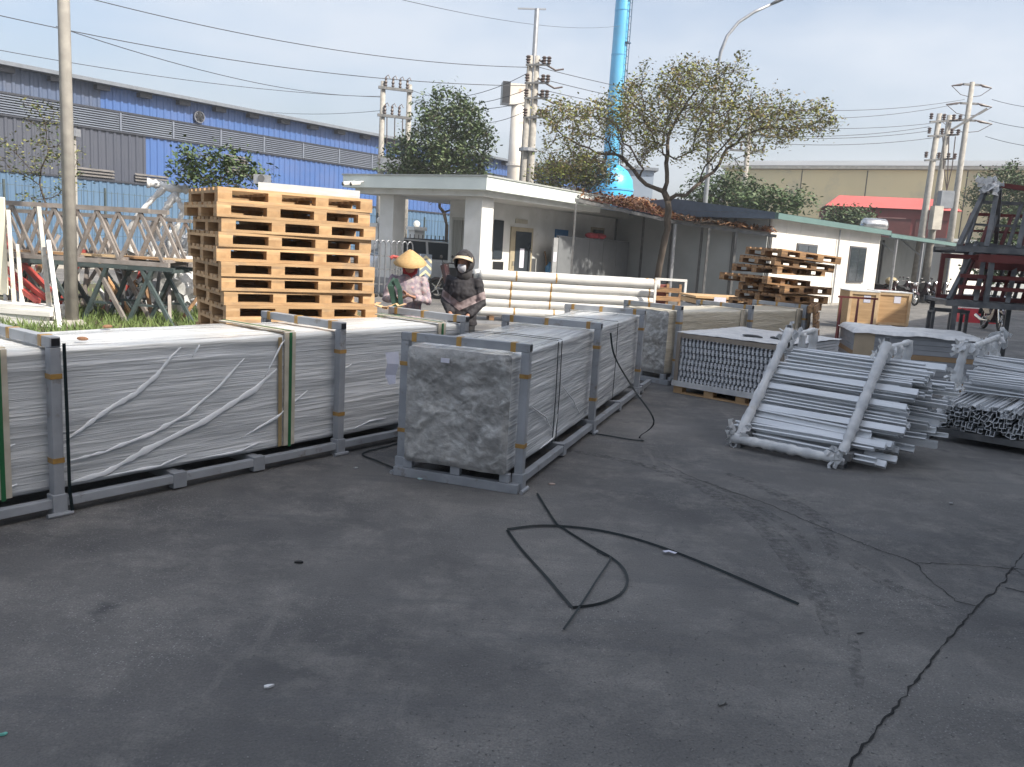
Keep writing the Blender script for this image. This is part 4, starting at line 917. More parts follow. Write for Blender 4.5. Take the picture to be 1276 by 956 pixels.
for k in range(1, nst):
    dx_, dy_ = rg.gauss(0,.016), rg.gauss(0,.016); f = rg.random() < .3
    dup(pal, (p0.x + dx_ + (.03 if k < 9 else -.03), p0.y + dy_, k*(PH+.0015)), py_ + rg.gauss(0,.010), 'orange wooden pallet, %s the tall neat stack behind the left crate' % ORD(nst-1-k))
m0 = D(962, 330, 13.2)
pm_, _ = make_pallet('weathered brown pallet in the crooked stack before the white hut', 'pallets in the crooked stack', wood_old, wood_old, L=1.15, W_=.95)
pm_['label'] = 'weathered brown pallet, lowest of the crooked stack before the white hut'; pm_.location = (m0.x, m0.y, 0); pm_.rotation_euler.z = R(28)
for k in range(1, 13):
    tilt = (rg.gauss(0,.015), rg.gauss(0,.02), R(28) + rg.gauss(0,.10))
    if k in (11,12): tilt = (R(1), R(3.5), R(20))
    dup(pm_, (m0.x + rg.gauss(0,.07) + (.12 if k in (6,7,8) else 0), m0.y + rg.gauss(0,.06), k*.137 + (.02 if k > 9 else 0)), tilt, 'weathered brown pallet, %s the crooked stack before the white hut' % ORD(12-k))
s1 = G(1012, 420, 0.); s1 = D(1005, 405, 12.2)
dup(pm_, (s1.x + .12, s1.y + .1, .02), (R(84), 0, R(68)), 'pallet standing upright on edge beside the crooked stack', 'pallets standing on edge')

# ================================================================== grating stack on a pallet
ga, gb_ = Vector((1.90, 9.74, 0)), Vector((2.80, 8.97, 0)); gyaw = math.atan2(gb_.y-ga.y, gb_.x-ga.x); gl = 1.30
g_pal, gh_ = make_pallet('pale pallet under the stack of silver gratings', 'single pallets under loads', ply, ply, L=gl, W_=1.6, t=.018, hb=.075)
g_pal.location = ga; g_pal.rotation_euler.z = gyaw
silver_gr = M('silver_grating', (.76,.77,.80), (.66,.68,.71), sc=6, r=.4, m=.2, rnd=.12)
gp_m = MB()
for k in range(27):
    x = .02 + k*(gl-.04)/26; gp_m.box(x-.012, x+.012, 0, 1.6, .003, .066)
gp_me = gp_m.mesh('ribs'); gp_r = MB().box(0, gl, .006, .020, .031, .038).mesh('edge_rail'); gp_s = MB().box(.004, gl-.004, .12, 1.50, .030, .036).mesh('sheet')
for k in range(8):
    gt = thing('grating_panel', 'silver ribbed grating panel, %s the stack under white film' % ORD(7-k), 'grating', Vector((ga.x, ga.y, gh_ + .004 + k*.0715)) + Vector((random.gauss(0,.006), random.gauss(0,.006), 0)), gyaw, 'gratings in the stack')
    o = obj('ribs', gp_me, silver_gr, gt); o['kind'] = 'stuff'; obj('sheet', gp_s, galv, gt)
    for y in (0, 1.575): o = obj('edge_rail', gp_r, silver_gr, gt); o.location.y = y
ztop = gh_ + .004 + 8*.0715
cv = MB(); nx, ny = 30, 30
for i in range(nx+1):
    for j in range(ny+1):
        x, y = -.02 + (gl+.04)*i/nx, -.02 + 1.64*j/ny; cv.v.append((x, y, ztop + .012 + .012*fb((x,y,0),(3,3,1),7) + .006*fb((x,y,0),(11,9,1),2)))
cv.f = [(i*(ny+1)+j,(i+1)*(ny+1)+j,(i+1)*(ny+1)+j+1,i*(ny+1)+j+1) for i in range(nx) for j in range(ny)]
co = thing('film_cover', 'wrinkled white film sheet covering the grating stack', 'cover', ga, gyaw)
cv.build('sheet', film_wht, co, smooth=True)
for s in (0, gl-.045): MB().box(s, s+.045, -.02, -.004, gh_-.03, ztop).build('edge_strip', M('brown_edge', (.32,.27,.22)), co)
MB().box(.05, gl-.05, -.024, -.006, ztop-.05, ztop+.002).build('edge_strip', M('brown_edge', (.32,.27,.22)), co)
MB().box(-.02, gl+.02, -.022, -.004, .085, gh_+.02).build('skirt', film_wht, co)
for (x, y, w_) in ((.72,.42,.13),(.95,.55,.08)):
    o = MB().ball((0,0,0), w_, .045, .018, 10, 5).build('glove', M('dark_glove', (.05,.05,.05))); tag(o, 'dark work glove dropped on the film-covered gratings', 'glove', 'gloves on the gratings')
    o.location = ga + Vector((math.cos(gyaw)*x - math.sin(gyaw)*y, math.sin(gyaw)*x + math.cos(gyaw)*y, ztop + .025)); o.rotation_euler.z = gyaw

# ================================================================== racks of aluminium profiles
def prof_mesh(L, w, h, t=.003):      # open channel profile
    sec = [(-w/2,-h/2),(w/2,-h/2),(w/2,h/2),(w*.28,h/2),(w*.28,h*.28),(w/2-t*2,h*.28),(w/2-t*2,-h/2+t*2),(-w/2+t*2,-h/2+t*2),(-w/2+t*2,h*.28),(-w*.28,h*.28),(-w*.28,h/2),(-w/2,h/2)]
    return MB().sweep([(0,0,0),(L,0,0)], sec).mesh('profile')
def wrapped(mb_pts, r, name, parent, seed):
    rg = random.Random(seed); pts = []
    for a, b in zip(mb_pts[:-1], mb_pts[1:]):
        a, b = Vector(a), Vector(b); n = max(4, int((b-a).length/.03))
        pts += [a.lerp(b, k/n) for k in range(n)]
    pts.append(Vector(mb_pts[-1])); rs = [r*rg.uniform(.82,1.16) for _ in pts]
    return MB().tube(pts, rs, 9).build(name, film_wht, parent, smooth=True)
def shreds(mb, c, size, n, rg):
    for _ in range(n):
        p = Vector(c) + Vector((rg.gauss(0,.35),rg.gauss(0,.3),rg.gauss(0,.35)))*size; pts = [p]; d = Vector((rg.gauss(0,1),rg.gauss(0,1),rg.gauss(-.3,1))).normalized()
        for k in range(5):
            d = (d + Vector((rg.gauss(0,.7),rg.gauss(0,.7),rg.gauss(-.1,.7)))).normalized(); pts.append(pts[-1] + d*size*.33)
        mb.ribbon(pts, size*rg.uniform(.4,.9), .003, (rg.gauss(0,1),rg.gauss(0,1),.4), [rg.uniform(.5,1.2) for _ in pts])
ra, rb = G(914,556), G(1047,584); ryaw = math.atan2(rb.y-ra.y, rb.x-ra.x); rw = (rb-ra).length
rk = thing('profile_rack', 'sloping rack with white-wrapped posts full of silver profiles', 'rack', ra, ryaw)
# local: x along the front bar, y away from the camera
def loc(v): q = Vector(v) - ra; return Vector((q.x*math.cos(ryaw)+q.y*math.sin(ryaw), -q.x*math.sin(ryaw)+q.y*math.cos(ryaw), q.z))
tl, tr = loc(D(984,412,7.62)), loc(D(1106,428,7.0))
wrapped([(-.02,0,.07),(rw,0,.07)], .042, 'front_bar', rk, 1)
wrapped([(.02,.02,.06),(tl.x,tl.y,tl.z)], .042, 'front_post', rk, 2); wrapped([(rw-.02,.02,.06),(tr.x,tr.y,tr.z)], .042, 'front_post', rk, 3)
yb = max(tl.y, tr.y) + .62
for q in (tl, tr):
    wrapped([(q.x,q.y,q.z-.05),(q.x+.02,q.y+.55,q.z-.02)], .028, 'top_bar', rk, 4)
    wrapped([(q.x+.02,q.y+.28,.1),(q.x+.02,q.y+.28,q.z-.03)], .036, 'rear_post', rk, 5); wrapped([(q.x+.02,q.y+.56,.1),(q.x+.02,q.y+.56,q.z)], .042, 'rear_post', rk, 6)
    MB().bar((q.x,q.y+.01,q.z-.16),(q.x,q.y-.02,q.z+.05),.035,.012).build('hook', dark_steel, rk)
    MB().bar((q.x,0,.10),(q.x,q.y+.6,.10),.06).build('base_beam', dark_steel, rk)
for x, y in ((.02,.03),(rw-.02,.03),(tl.x,tl.y+.56),(tr.x,tr.y+.56)): MB().box(x-.05,x+.05,y-.05,y+.05,0,.03).build('foot', dark_steel, rk)
rg = random.Random(9)
for (p, r_) in (((0,-.02,.08),.06),((tl.x,tl.y,tl.z-.03),.055),((tr.x,tr.y,tr.z-.05),.05),((rw,0,.08),.05)):
    q = MB()
    shreds(q, p, r_*1.5, 14, rg)
    q.build('film_shreds', film_wht, rk)['kind'] = 'stuff'
profs = [prof_mesh(1.18, .052, .05), prof_mesh(1.12, .06, .036), prof_mesh(1.22, .038, .055), prof_mesh(1.05, .07, .04)]
ux, uy = Vector((math.cos(ryaw), math.sin(ryaw), 0)), Vector((-math.sin(ryaw), math.cos(ryaw), 0))
lab1 = 'silver aluminium profile lying in the sloping white-wrapped rack'
slope = tl.y/tl.z
nrow = 13
for row in range(nrow):
    z = .075 + row*.058
    ys = z*slope + .075; ncol = 4 if row < 3 else 4
    for col in range(ncol):
        o = obj('aluminium_profile', rg.choice(profs), alu); tag(o, lab1, 'profile', 'profiles in the sloping rack')
        sx = rg.uniform(-.10,.02) + row*.012
        o.location = ra + ux*sx + uy*(ys + col*.068 + rg.gauss(0,.006)) + Vector((0,0,z + .02 + rg.gauss(0,.005))); o.rotation_euler = (rg.choice((-.55,-.55,1.0)) + rg.gauss(0,.1), rg.gauss(.0,.012), ryaw + rg.gauss(0,.03))
# loose ends fanned out at the right end
lab2 = 'silver profile with its end fanned out beside the sloping rack'
for k in range(34):
    o = obj('aluminium_profile', rg.choice(profs), alu); tag(o, lab2, 'profile', 'profiles behind the sloping rack')
    z = .16 + (k % 9)*.058; o.location = ra + ux*(.14 + rg.uniform(-.05,.12)) + uy*(z*slope + .42 + (k//9)*.09) + Vector((0,0,z)); o.rotation_euler = (rg.uniform(0,1.5), rg.gauss(0,.02), ryaw + rg.gauss(.06,.05))
# second rack, right edge of the yard
sa, sb2 = Vector((4.02,7.92,0)), Vector((4.80,7.30,0)); syaw = math.atan2(sb2.y-sa.y, sb2.x-sa.x)
rk2 = thing('profile_rack', 'rack of profiles with their dark cut ends toward the yard', 'rack', sa, syaw)
MB().box(-.05,1.8,-.02,.06,.06,.12).build('front_bar', dark_steel, rk2); MB().box(-.05,1.8,1.3,1.38,.06,.12).build('rear_bar', dark_steel, rk2)
for x in (0,.9,1.7): MB().box(x-.03,x+.03,-.02,2.2,.0,.058).build('base_beam', dark_steel, rk2)
for i, (x, y) in enumerate(((.02,.1),(.05,1.0),(.02,1.9))):
    wrapped([(x,y,.1),(x+.10,y+.15,.5),(x+.14,y+.22,.90)], .045, 'post', rk2, 11+i)
wrapped([(.16,.3,.86),(.2,1.2,.9),(.16,2.1,.9)], .03, 'top_bar', rk2, 15)
for (x, y, z) in ((.14,.32,.92),(.16,2.1,.94),(.10,.25,.6),(.15,1.2,.88)):
    q = MB()
    shreds(q, (x,y,z-.04), .10, 12, rg)
    q.build('film_shreds', film_wht, rk2)['kind'] = 'stuff'
prof2 = [prof_mesh(2.1,.046,.04), prof_mesh(2.0,.04,.05), prof_mesh(2.05,.05,.034)]
vx, vy = Vector((math.cos(syaw), math.sin(syaw), 0)), Vector((-math.sin(syaw), math.cos(syaw), 0))
for row in range(6):
    for col in range(26):
        o = obj('aluminium_profile', rg.choice(prof2), alu); tag(o, 'silver profile lying end-on in the rack with dark cut ends', 'profile', 'profiles in the end-on rack')
        o.location = sa + vx*(.12 + col*.055 + rg.gauss(0,.008) + (row%2)*.02) + vy*(rg.uniform(-.08,.10)) + Vector((0,0,.15 + row*.044 + rg.gauss(0,.004))); o.rotation_euler = (rg.choice((0,1.57,.5)) + rg.gauss(0,.15), rg.gauss(0,.01), syaw + R(90) + rg.gauss(0,.02))
for k in range(26):
    o = obj('aluminium_profile', rg.choice(prof2), alu); tag(o, 'silver profile heaped crosswise above the rack with dark cut ends', 'profile', 'profiles heaped crosswise')
    o.location = sa + vx*(.12 + rg.uniform(0,.1)) + vy*(.62 + (k%9)*.075 + rg.gauss(0,.02)) + Vector((0,0,.44 + (k//9)*.05 + (k%9)*.028)); o.rotation_euler = (rg.uniform(0,1.5), rg.gauss(.03,.02), syaw + rg.gauss(.10,.06))

# ================================================================== film-covered boxes on a pallet, plywood boxes, timber lid
bx = D(1066, 410, 11.4); bxy = R(-12)
cbx = thing('covered_load', 'pallet load of flat cardboard packs under white film by the dark racks', 'load', (bx.x, bx.y, 0), bxy)
for k in range(9): MB().box(-.006*(k%3), 1.55+.008*(k%2), 0, 1.15, .12+k*.068, .12+k*.068+.064).build('flat_pack', brown_card if k == 4 else M('grey_board_edge', (.36,.37,.39)), cbx)
MB().box(.0,.26,-.012,-.002,.12,.72).build('corner_card', M('pale_card', (.5,.40,.28)), cbx)
cv = MB(); nx, ny = 34, 24
for i in range(nx+1):
    for j in range(ny+1):
        x, y = -.04 + 1.64*i/nx, -.05 + 1.25*j/ny; ed = min(i, nx-i, j, ny-j); cv.v.append((x, y, .752 + .014*fb((x,y,0),(3,2,1),17) + .008*fb((x,y,0),(10,9,1),12) - (.05 if ed == 0 else 0)))
cv.f = [(i*(ny+1)+j,(i+1)*(ny+1)+j,(i+1)*(ny+1)+j+1,i*(ny+1)+j+1) for i in range(nx) for j in range(ny)]
cv.build('film_cover', film_wht, cbx, smooth=True)
for x in (0,.72,1.42): MB().box(x,x+.12,0,1.15,0,.115).build('bearer', ply, cbx)
pbx = [D(1058,372,21.5), D(1093,372,22.2)]
for i, (p, w_, lab) in enumerate(((pbx[0],.72,'plywood box with a white label behind the red trestle'),(pbx[1],.86,'wider plywood box with a white label nearer the motorbike shed'))):
    bo = thing('plywood_box', lab, 'box', (p.x, p.y, 0), R(-6), 'plywood boxes')
    MB().box(0,w_,0,.9,.10,.95).build('carcass', ply, bo)
    for x in (0,w_-.07): MB().box(x,x+.07,-.025,-.001,.10,.95).build('batten', M('batten_pale', (.62,.45,.27)), bo)
    for z in (.10,.88): MB().box(.072,w_-.072,-.022,-.001,z,z+.07).build('batten', M('batten_pale', (.62,.45,.27)), bo)
    MB().box(-.02,w_+.02,-.03,.93,.951,.975).build('lid', film_wht, bo); MB().box(w_*.5,w_*.5+.17,-.006,-.002,.68,.86).build('label', paper, bo)
    for x in (.02,w_-.12): MB().box(x,x+.1,0,.9,0,.099).build('foot', ply, bo)
# red trestle
rt = D(1050, 380, 17.5); rtr = thing('red_trestle', 'small dark-red steel trestle in front of the plywood boxes', 'trestle', (rt.x, rt.y, 0), R(-8))
for x in (0,.34,.66):
    MB().bar((x-.06,0,0),(x+.02,.25,.92),.035).build('leg', maroon, rtr); MB().bar((x+.1,.5,0),(x+.02,.25,.92),.035).build('leg', maroon, rtr)
MB().bar((-.05,.25,.93),(.75,.25,.93),.04).build('top_bar', maroon, rtr); MB().bar((-.02,.1,.35),(.65,.1,.35),.03).build('stretcher', maroon, rtr)
# timber-topped load behind third crate
tl_ = D(868, 374, 15.5); tlo = thing('timber_load', 'low load of grey boards with plywood lid and lilac label behind the cream bundle', 'load', (tl_.x, tl_.y, 0), R(8))
for k in range(7): MB().box(.02*(k%2),1.3,0,.9,.10+k*.105,.10+k*.105+.085).build('board_layer', M('grey_board_edge', (.36,.37,.39)) if k % 3 else ply, tlo)
MB().box(-.03,1.36,-.03,.93,.836,.875).build('lid', ply, tlo); MB().box(.32,.55,-.036,-.032,.62,.87).build('label', paper, tlo)
for x in (0,1.2): MB().box(x,x+.1,0,.9,0,.099).build('bearer', ply, tlo)
MB().bar((.62,-.12,.70),(1.35,.1,.94),.10,.03).build('loose_plank', M('fresh_plank', (.68,.5,.3)), tlo)

# ================================================================== white film-wrapped rolls of profiles
wa, wb_ = D(592, 386, 17.2), D(816, 390, 17.6); wa.z = wb_.z = 0; wyaw = math.atan2(wb_.y-wa.y, wb_.x-wa.x); wl_ = (wb_-wa).length
white_wrap = M('white_wrap', (.66,.65,.62), (.54,.54,.52), sc=5, st=(.4,3,3), r=.38, bump=.004, bsc=7)
roll = MB(); rs = random.Random(3); npt = 60
roll.tube([(wl_*k/npt, 0, .002*math.sin(k*.3)) for k in range(npt+1)], [.104*(1+.012*math.sin(k*.9)+rs.gauss(0,.004)) for k in range(npt+1)], 14); rme = roll.mesh('wrapped_roll', True)
tmesh = MB().lathe([(.107,-.016),(.108,0),(.107,.016)], 14).mesh('tape_band')
lay = [(0, 5), (1, 5), (2, 5), (3, 5), (4, 5)]
dxw, dyw = Vector((math.cos(wyaw), math.sin(wyaw), 0)), Vector((-math.sin(wyaw), math.cos(wyaw), 0))
for row in range(5):
    for c in range(3 if row else 3):
        t = thing('wrapped_roll', 'long white-wrapped roll, %s of the %s layer in the stack behind the workers' % (('front one','middle one','rear one')[c], ('bottom','second','third','fourth','top')[row]), 'roll', wa + dxw*(rs.uniform(-.05,.08)) + dyw*(.1 + c*.205 + (row%2)*.02) + Vector((0,0,.22 + row*.185)), wyaw, 'white rolls stacked behind the workers')
        obj('wrap', rme, white_wrap, t)
        for fx in (.20, .42, .97):
            o = obj('tape_band', tmesh, tape, t); o.location.x = wl_*fx; o.rotation_euler = (0,R(90),0)
for k in range(4):
    o = MB().box(0,.10,0,.8,0,.118).build('timber_bearer', wood_old); tag(o, 'dark timber bearer under the stack of white rolls', 'timber', 'bearers under the white rolls'); o.location = wa + dxw*(.3 + k*1.05); o.rotation_euler.z = wyaw
for s in (0,1):
    o = MB().box(-.6,wl_-.2,0,.06,0,.05).build('steel_bar', (galv, dark_steel)[s]); tag(o, ('pale steel bar lying on the ground before the white rolls','dark steel bar lying just behind the pale one before the rolls')[s], 'bar'); o.location = wa - dyw*(.35 - .2*s) ; o.rotation_euler.z = wyaw
# white tubular frame at the rolls' end with junk behind
wf = D(814, 392, 17.4); wfo = thing('tubular_stand', 'white tubular steel frame standing at the end of the white rolls', 'frame', (wf.x, wf.y, 0), R(3))
for x in (.0,.62): MB().bar((x,0,0),(x,0,1.10),.045).build('upright', white_paint, wfo)
MB().bar((-.02,0,1.08),(.64,0,1.08),.05).build('top_rail', white_paint, wfo); MB().bar((0,0,.2),(.62,0,.2),.04).build('rail', white_paint, wfo)
jb = thing('scrap_crate', 'brown open crate of scrap behind the white tubular frame', 'crate', (wf.x+.02, wf.y+.35, 0), R(3))
for k in range(5): MB().box(0,.58,0,.02,.08+k*.18,.08+k*.18+.10).build('slat', wood_old, jb)
for x in (0,.28,.55): MB().box(x,x+.05,.022,.07,0,.98).build('stake', wood_old, jb)
MB().box(.03,.35,.08,.4,.5,.95).build('red_sack', M('dull_red', (.3,.09,.07)), jb); MB().box(0,.6,.1,.6,0,.5).build('bin', dark_steel, jb)

# ================================================================== dark stacked racks at the right
ds = D(1178, 392, 13.0); ds.z = 0; dy = R(-14)
def dark_rack(label, z0, deck, top_h, loc_, yaw, red=False):
    t = thing('steel_rack', label, 'rack', loc_ + Vector((0,0,z0)), yaw, 'dark steel racks stacked at the right')
    Wd, Dp = 3.0, 1.5
    for y in (0, Dp): 
        MB().box(-.02, Wd, y-.04, y+.04, deck-.06, deck+.03).build('deck_beam', dark_steel, t)
        for x in ((.5,1.6,2.8) if red else (.12,1.3,2.7)): MB().box(x-.035,x+.035,y-.033,y+.033,0,deck-.062).build('leg', dark_steel, t)
    for k in range(7): MB().box(.0+k*.45,.12+k*.45,.042,Dp-.042,deck-.03,deck+.02).build('deck_slat', dark_steel, t)
    if red:
        MB().box(.3,Wd,-.06,-.042,deck-.20,deck-.08).build('side_plate', maroon, t); MB().box(.5,Wd,.3,1.2,deck-.30,deck-.07).build('load_block', maroon, t)
        for zz_ in (-.45,-.62): MB().box(.1,Wd,.02,.07,deck+zz_,deck+zz_+.06).build('rail', maroon, t)
    for i, (xb, xt) in enumerate(((.04,.44),(.42,.58),(.86,1.04),(1.32,1.46),(1.80,1.74),(2.3,2.2))):
        MB().bar((xb,.1,deck+.03),(xt,.55,deck+top_h),.065).build('slanted_bar', dark_steel, t)
    MB().bar((.40,.55,deck+top_h),(2.3,.55,deck+top_h-.22),.07).build('top_bar', maroon if red else dark_steel, t)
    for i, (xb, xt) in enumerate(((.9,.62),(1.9,1.7))): MB().bar((xb,1.4,deck+.03),(xt,.6,deck+top_h-.08),.06).build('rear_bar', dark_steel, t)
    return t
def frame_stack(label, loc_, yaw, n, mat, h):
    t = thing('slanted_frame', label, 'frame', loc_, yaw, 'slanted frames on the dark racks')
    for k in range(n):
        x = k*.30; MB().bar((x,0,.03),(x+.16,.22,h),.045).build('upright', mat, t)
    MB().bar((-.02,-.005,.03),((n-1)*.30+.05,-.005,.03),.05).build('foot_rail', mat, t); MB().bar((.14,.22,h),((n-1)*.30+.18,.22,h),.05).build('head_rail', mat, t); MB().bar((.06,.12,h*.5),((n-1)*.30+.10,.12,h*.5),.035).build('mid_rail', mat, t)
    return t
for y_, z_, n_f, m_, h_, lab_ in ((.75,1.17,8,maroon,.62,'rust-red slanted frame behind the bars of the lower dark rack'),(1.15,1.17,7,dark_steel,.66,'dark slanted frame at the back of the lower rack'),(.80,2.0,7,dark_steel,.72,'dark slanted frame behind the bars of the upper rack'),(1.2,2.0,6,maroon,.55,'rust-red slanted frame at the back of the upper rack')):
    frame_stack(lab_, ds + Vector((math.cos(dy)*.35 - math.sin(dy)*y_, math.sin(dy)*.35 + math.cos(dy)*y_, z_)), dy, n_f, m_, h_)
dk1 = dark_rack('dark steel rack with slanted bars carrying the upper rack', 0, 1.13, .92, ds, dy)
dk2 = dark_rack('upper dark rack with film scraps on its slanted bars', 1.16+.0, .80, 1.02, ds + Vector((.05,.02,0)), dy, True)
# maroon frame within the lower rack
mf = thing('maroon_frame', 'maroon rectangular steel frame standing inside the lower dark rack', 'frame', ds + Vector((.05,.42,1.17)), dy)
for x in (0,2.2): MB().bar((x,0,.03),(x,0,.66),.06).build('upright', maroon, mf)
MB().bar((-.03,0,.66),(2.23,0,.66),.07).build('rail', maroon, mf); MB().bar((-.03,0,.03),(2.23,0,.03),.06).build('rail', maroon, mf)
for (x, y, z) in ((.45,.5,1.16+.80+1.02),(1.35,.5,1.16+.80+.88)):
    q = MB(); c_ = ds + Vector((math.cos(dy)*x - math.sin(dy)*y + .05, math.sin(dy)*x + math.cos(dy)*y, z))
    shreds(q, (0,0,0), .14, 20, rg)
    o = q.build('film_scrap', film_wht); tag(o, 'shreds of pale film tied to the top of the upper dark rack', 'film', 'film shreds on the upper rack'); o.location = c_
# low dark trestle left of the racks
lt2 = D(1162, 398, 14); l2 = thing('low_trestle', 'low black steel trestle beside the dark racks', 'trestle', (lt2.x, lt2.y, 0), R(-10))
MB().bar((0,0,.95),(.55,0,.95),.05).build('rail', dark_steel, l2)
for x in (0,.27,.52): MB().bar((x,0,0),(x,0,.92),.045).build('leg', dark_steel, l2)
MB().bar((.02,.3,.95),(.55,.3,.95),.05).build('rail', dark_steel, l2)
for x in (.02,.53): MB().bar((x,.3,0),(x,.3,.92),.045).build('leg', dark_steel, l2); MB().bar((x,.03,.92),(x,.27,.92),.04).build('stretcher', dark_steel, l2)
# far right odds and ends
bp2 = D(1200, 372, 27); bar_ = thing('road_barrier', 'red and white plastic road barrier seen through the lower rack', 'barrier', (bp2.x, bp2.y, 0), R(5))
MB().box(0,1.25,0,.4,0,.45).build('red_block', M('barrier_red', (.6,.05,.07)), bar_); MB().box(.02,1.23,.02,.38,.452,.9).build('white_block', white_paint, bar_)
gs = D(1232, 372, 28); o = MB(); rg2 = random.Random(6)
for k in range(9): o.ball((rg2.uniform(-.4,.4),rg2.uniform(-.2,.2),rg2.uniform(.12,.5)), rg2.uniform(.25,.4), .25, rg2.uniform(.15,.3), 10, 7)
o = o.build('green_tarp', M('tarp_green', (.03,.30,.12), (.05,.38,.16), sc=3), smooth=True); tag(o, 'heap of bright green tarpaulin beyond the lower dark rack', 'tarpaulin'); o.location = (gs.x, gs.y, 0)
st_ = D(1215, 350, 52); stl = thing('roadside_stall', 'low white roadside building with an open front past the racks', 'building', (st_.x, st_.y, 0), R(3))
MB().box(0,12,0,.2,0,.9).build('low_wall', white_panel, stl); MB().box(-.5,12,-1,4,2.6,2.75).build('roof', M('stall_roof', (.35,.33,.3)), stl); MB().box(0,12,3.6,3.8,0,2.6).build('back_wall', M('stall_wall', (.5,.46,.38)), stl)
for k in range(5): MB().bar((.1+k*2.8,0,.9),(.1+k*2.8,0,2.6),.12).build('post', galv, stl)
for k in range(4): MB().box(1.2+k*2.6,2.6+k*2.6,3.5,3.59,.9,2.1).build('shutter', M('orange_sign', (.55,.33,.1), (.3,.3,.3), sc=2), stl)
# ================================================================== scrap yard at the left, in the verge
def truss(label, loc_, yaw, z0, h, n, w, bay_, mat, r=.045):
    t = thing('steel_truss', label, 'truss', loc_, yaw, 'steel trusses in the verge'); L = n*bay_
    for y in (0, w):
        MB().bar((bay_*.35,y,z0+h),(L-bay_*.3,y,z0+h),r*1.5).build('top_chord', mat, t); MB().bar((0,y,z0),(L+.1,y,z0),r*1.5).build('bottom_chord', mat, t)
        for k in range(n):
            a = k*bay_; m = a + bay_/2
            MB().bar((a,y+.002,z0+.03),(m,y+.002,z0+h-.03),r).build('diagonal', mat, t); MB().bar((m,y-.002,z0+h-.03),(a+bay_,y-.002,z0+.03),r).build('diagonal', mat, t)
    for k in range(n+1):
        MB().bar((k*bay_,.04,z0+.05),(k*bay_,w-.04,z0+.05),r).build('tie', mat, t)
    return t
ta = D(-60, 320, 13.3); tb2 = D(203, 320, 12.9); tyaw = math.atan2(tb2.y-ta.y, tb2.x-ta.x); tL = Vector((tb2.x-ta.x, tb2.y-ta.y, 0)).length
truss('long weathered grey truss raised on green trestles beside the concrete pole', (ta.x, ta.y, 0), tyaw, .98, .80, 5, .55, tL/5, rusty_grey)
truss('second grey truss lying behind the raised one', (ta.x+.1, ta.y+.95, 0), tyaw, .95, .72, 6, .5, tL/6.2, rusty_grey, .04)
tdx = Vector((math.cos(tyaw), math.sin(tyaw), 0)); tdy = Vector((-tdx.y, tdx.x, 0))
rg = random.Random(12)
for k in range(5):
    o = MB().box(0,1.1+.2*k,0,.14,0,.035).build('plank', M('fresh_plank', (.68,.5,.3)) if k % 2 else wood_old); tag(o, 'loose plank laid across the raised grey truss', 'plank', 'planks on the truss')
    o.location = Vector((ta.x, ta.y, 1.035)) + tdx*(1.0 + .42*k) + tdy*(.05 + .11*k*.9); o.rotation_euler.z = tyaw + rg.gauss(0,.04)
trl = ['dark green trestle under the truss end nearest the pallets', 'dark green trestle under the middle of the raised truss', 'dark green trestle under the truss beside the concrete pole', 'dark green trestle under the far end of the raised truss']
for i, x in enumerate((tL*.93, tL*.72, tL*.48, tL*.22)):
    t = thing('steel_trestle', trl[i], 'trestle', Vector((ta.x, ta.y, .04)) + tdx*x + tdy*-.02, tyaw + rg.gauss(0,.1), 'trestles under the trusses')
    for y in (-.02, .62):
        MB().bar((-.32,y,0),(.10,y,.86),.055).build('leg', green_steel, t); MB().bar((.42,y,0),(-.08,y,.86),.055).build('leg', rusty_grey if i % 2 else green_steel, t); MB().bar((-.40,y,.87),(.45,y,.87),.06).build('top_rail', green_steel, t)
        MB().bar((-.2,y+.03,.3),(.3,y+.03,.3),.035).build('stretcher', green_steel, t)
    for x_ in (-.3,.35): MB().bar((x_,0,.84),(x_,.6,.84),.05).build('tie', green_steel, t)
for i in range(46):
    px = rg.uniform(-20, 228); a = D(px, 372, rg.uniform(13.3,15.4)); 
    m_ = rg.choice((rusty_grey, green_steel, dark_steel, rusty_grey, rusty_grey, red_paint, film_wht, wood_old))
    ang = rg.uniform(0, 3.14); ln_ = rg.uniform(.8,1.6)
    o = MB().bar((0,0,.05),(math.cos(ang)*ln_*.5, rg.uniform(.1,.5), .05 + rg.uniform(.3,1.35)),rg.uniform(.035,.07)).build('steel_offcut', m_); tag(o, 'steel offcut leaning among the trestles in the verge', 'offcut', 'steel offcuts in the verge'); o.location = (a.x, a.y, .03)
board_w = M('dirty_white_paint', (.55,.54,.50), (.42,.41,.37), sc=4, r=.7, c3=(.3,.24,.18), sc3=5, con3=(.55,.75))
# white sheet, posts, red bars, bundle of white tubes
ws = D(-6, 372, 12.6); o = thing('white_sheet', 'tall white sheet with rounded corner standing at the verge edge', 'sheet', (ws.x, ws.y, 0), R(4))
MB().box(-.35,.19,0,.03,.40,1.85).build('panel', M('cream_sheet', (.80,.77,.62), (.74,.7,.56)), o, bevel=.012)
for x in (-.3,.14): MB().bar((x,.02,0),(x,.02,.42),.04).build('leg', galv, o)
for i, (px0, py0, px1, py1, d, m_, lab) in enumerate(((10,262,18,372,12.4,board_w,'white post with a bare wooden foot left of the concrete pole'),(22,305,28,372,12.5,board_w,'short white post between its taller neighbours'),(48,258,64,398,12.2,board_w,'white-painted tube leaning beside the concrete pole'),(60,300,74,400,12.0,film_wht,'foam-wrapped tube leaning beside the concrete pole'))):
    a, b = D(px0,py0,d+.25), D(px1,py1,d-.1); b.z = max(b.z, .02); b.z = .05
    t = thing('leaning_post', lab, 'post'); MB().bar(b, a, .055).build('tube', m_, t); MB().bar(b + Vector((0,0,-.03)), b.lerp(a,.28), .060).build('foot_sleeve', (board_c if i % 2 == 0 else galv), t)
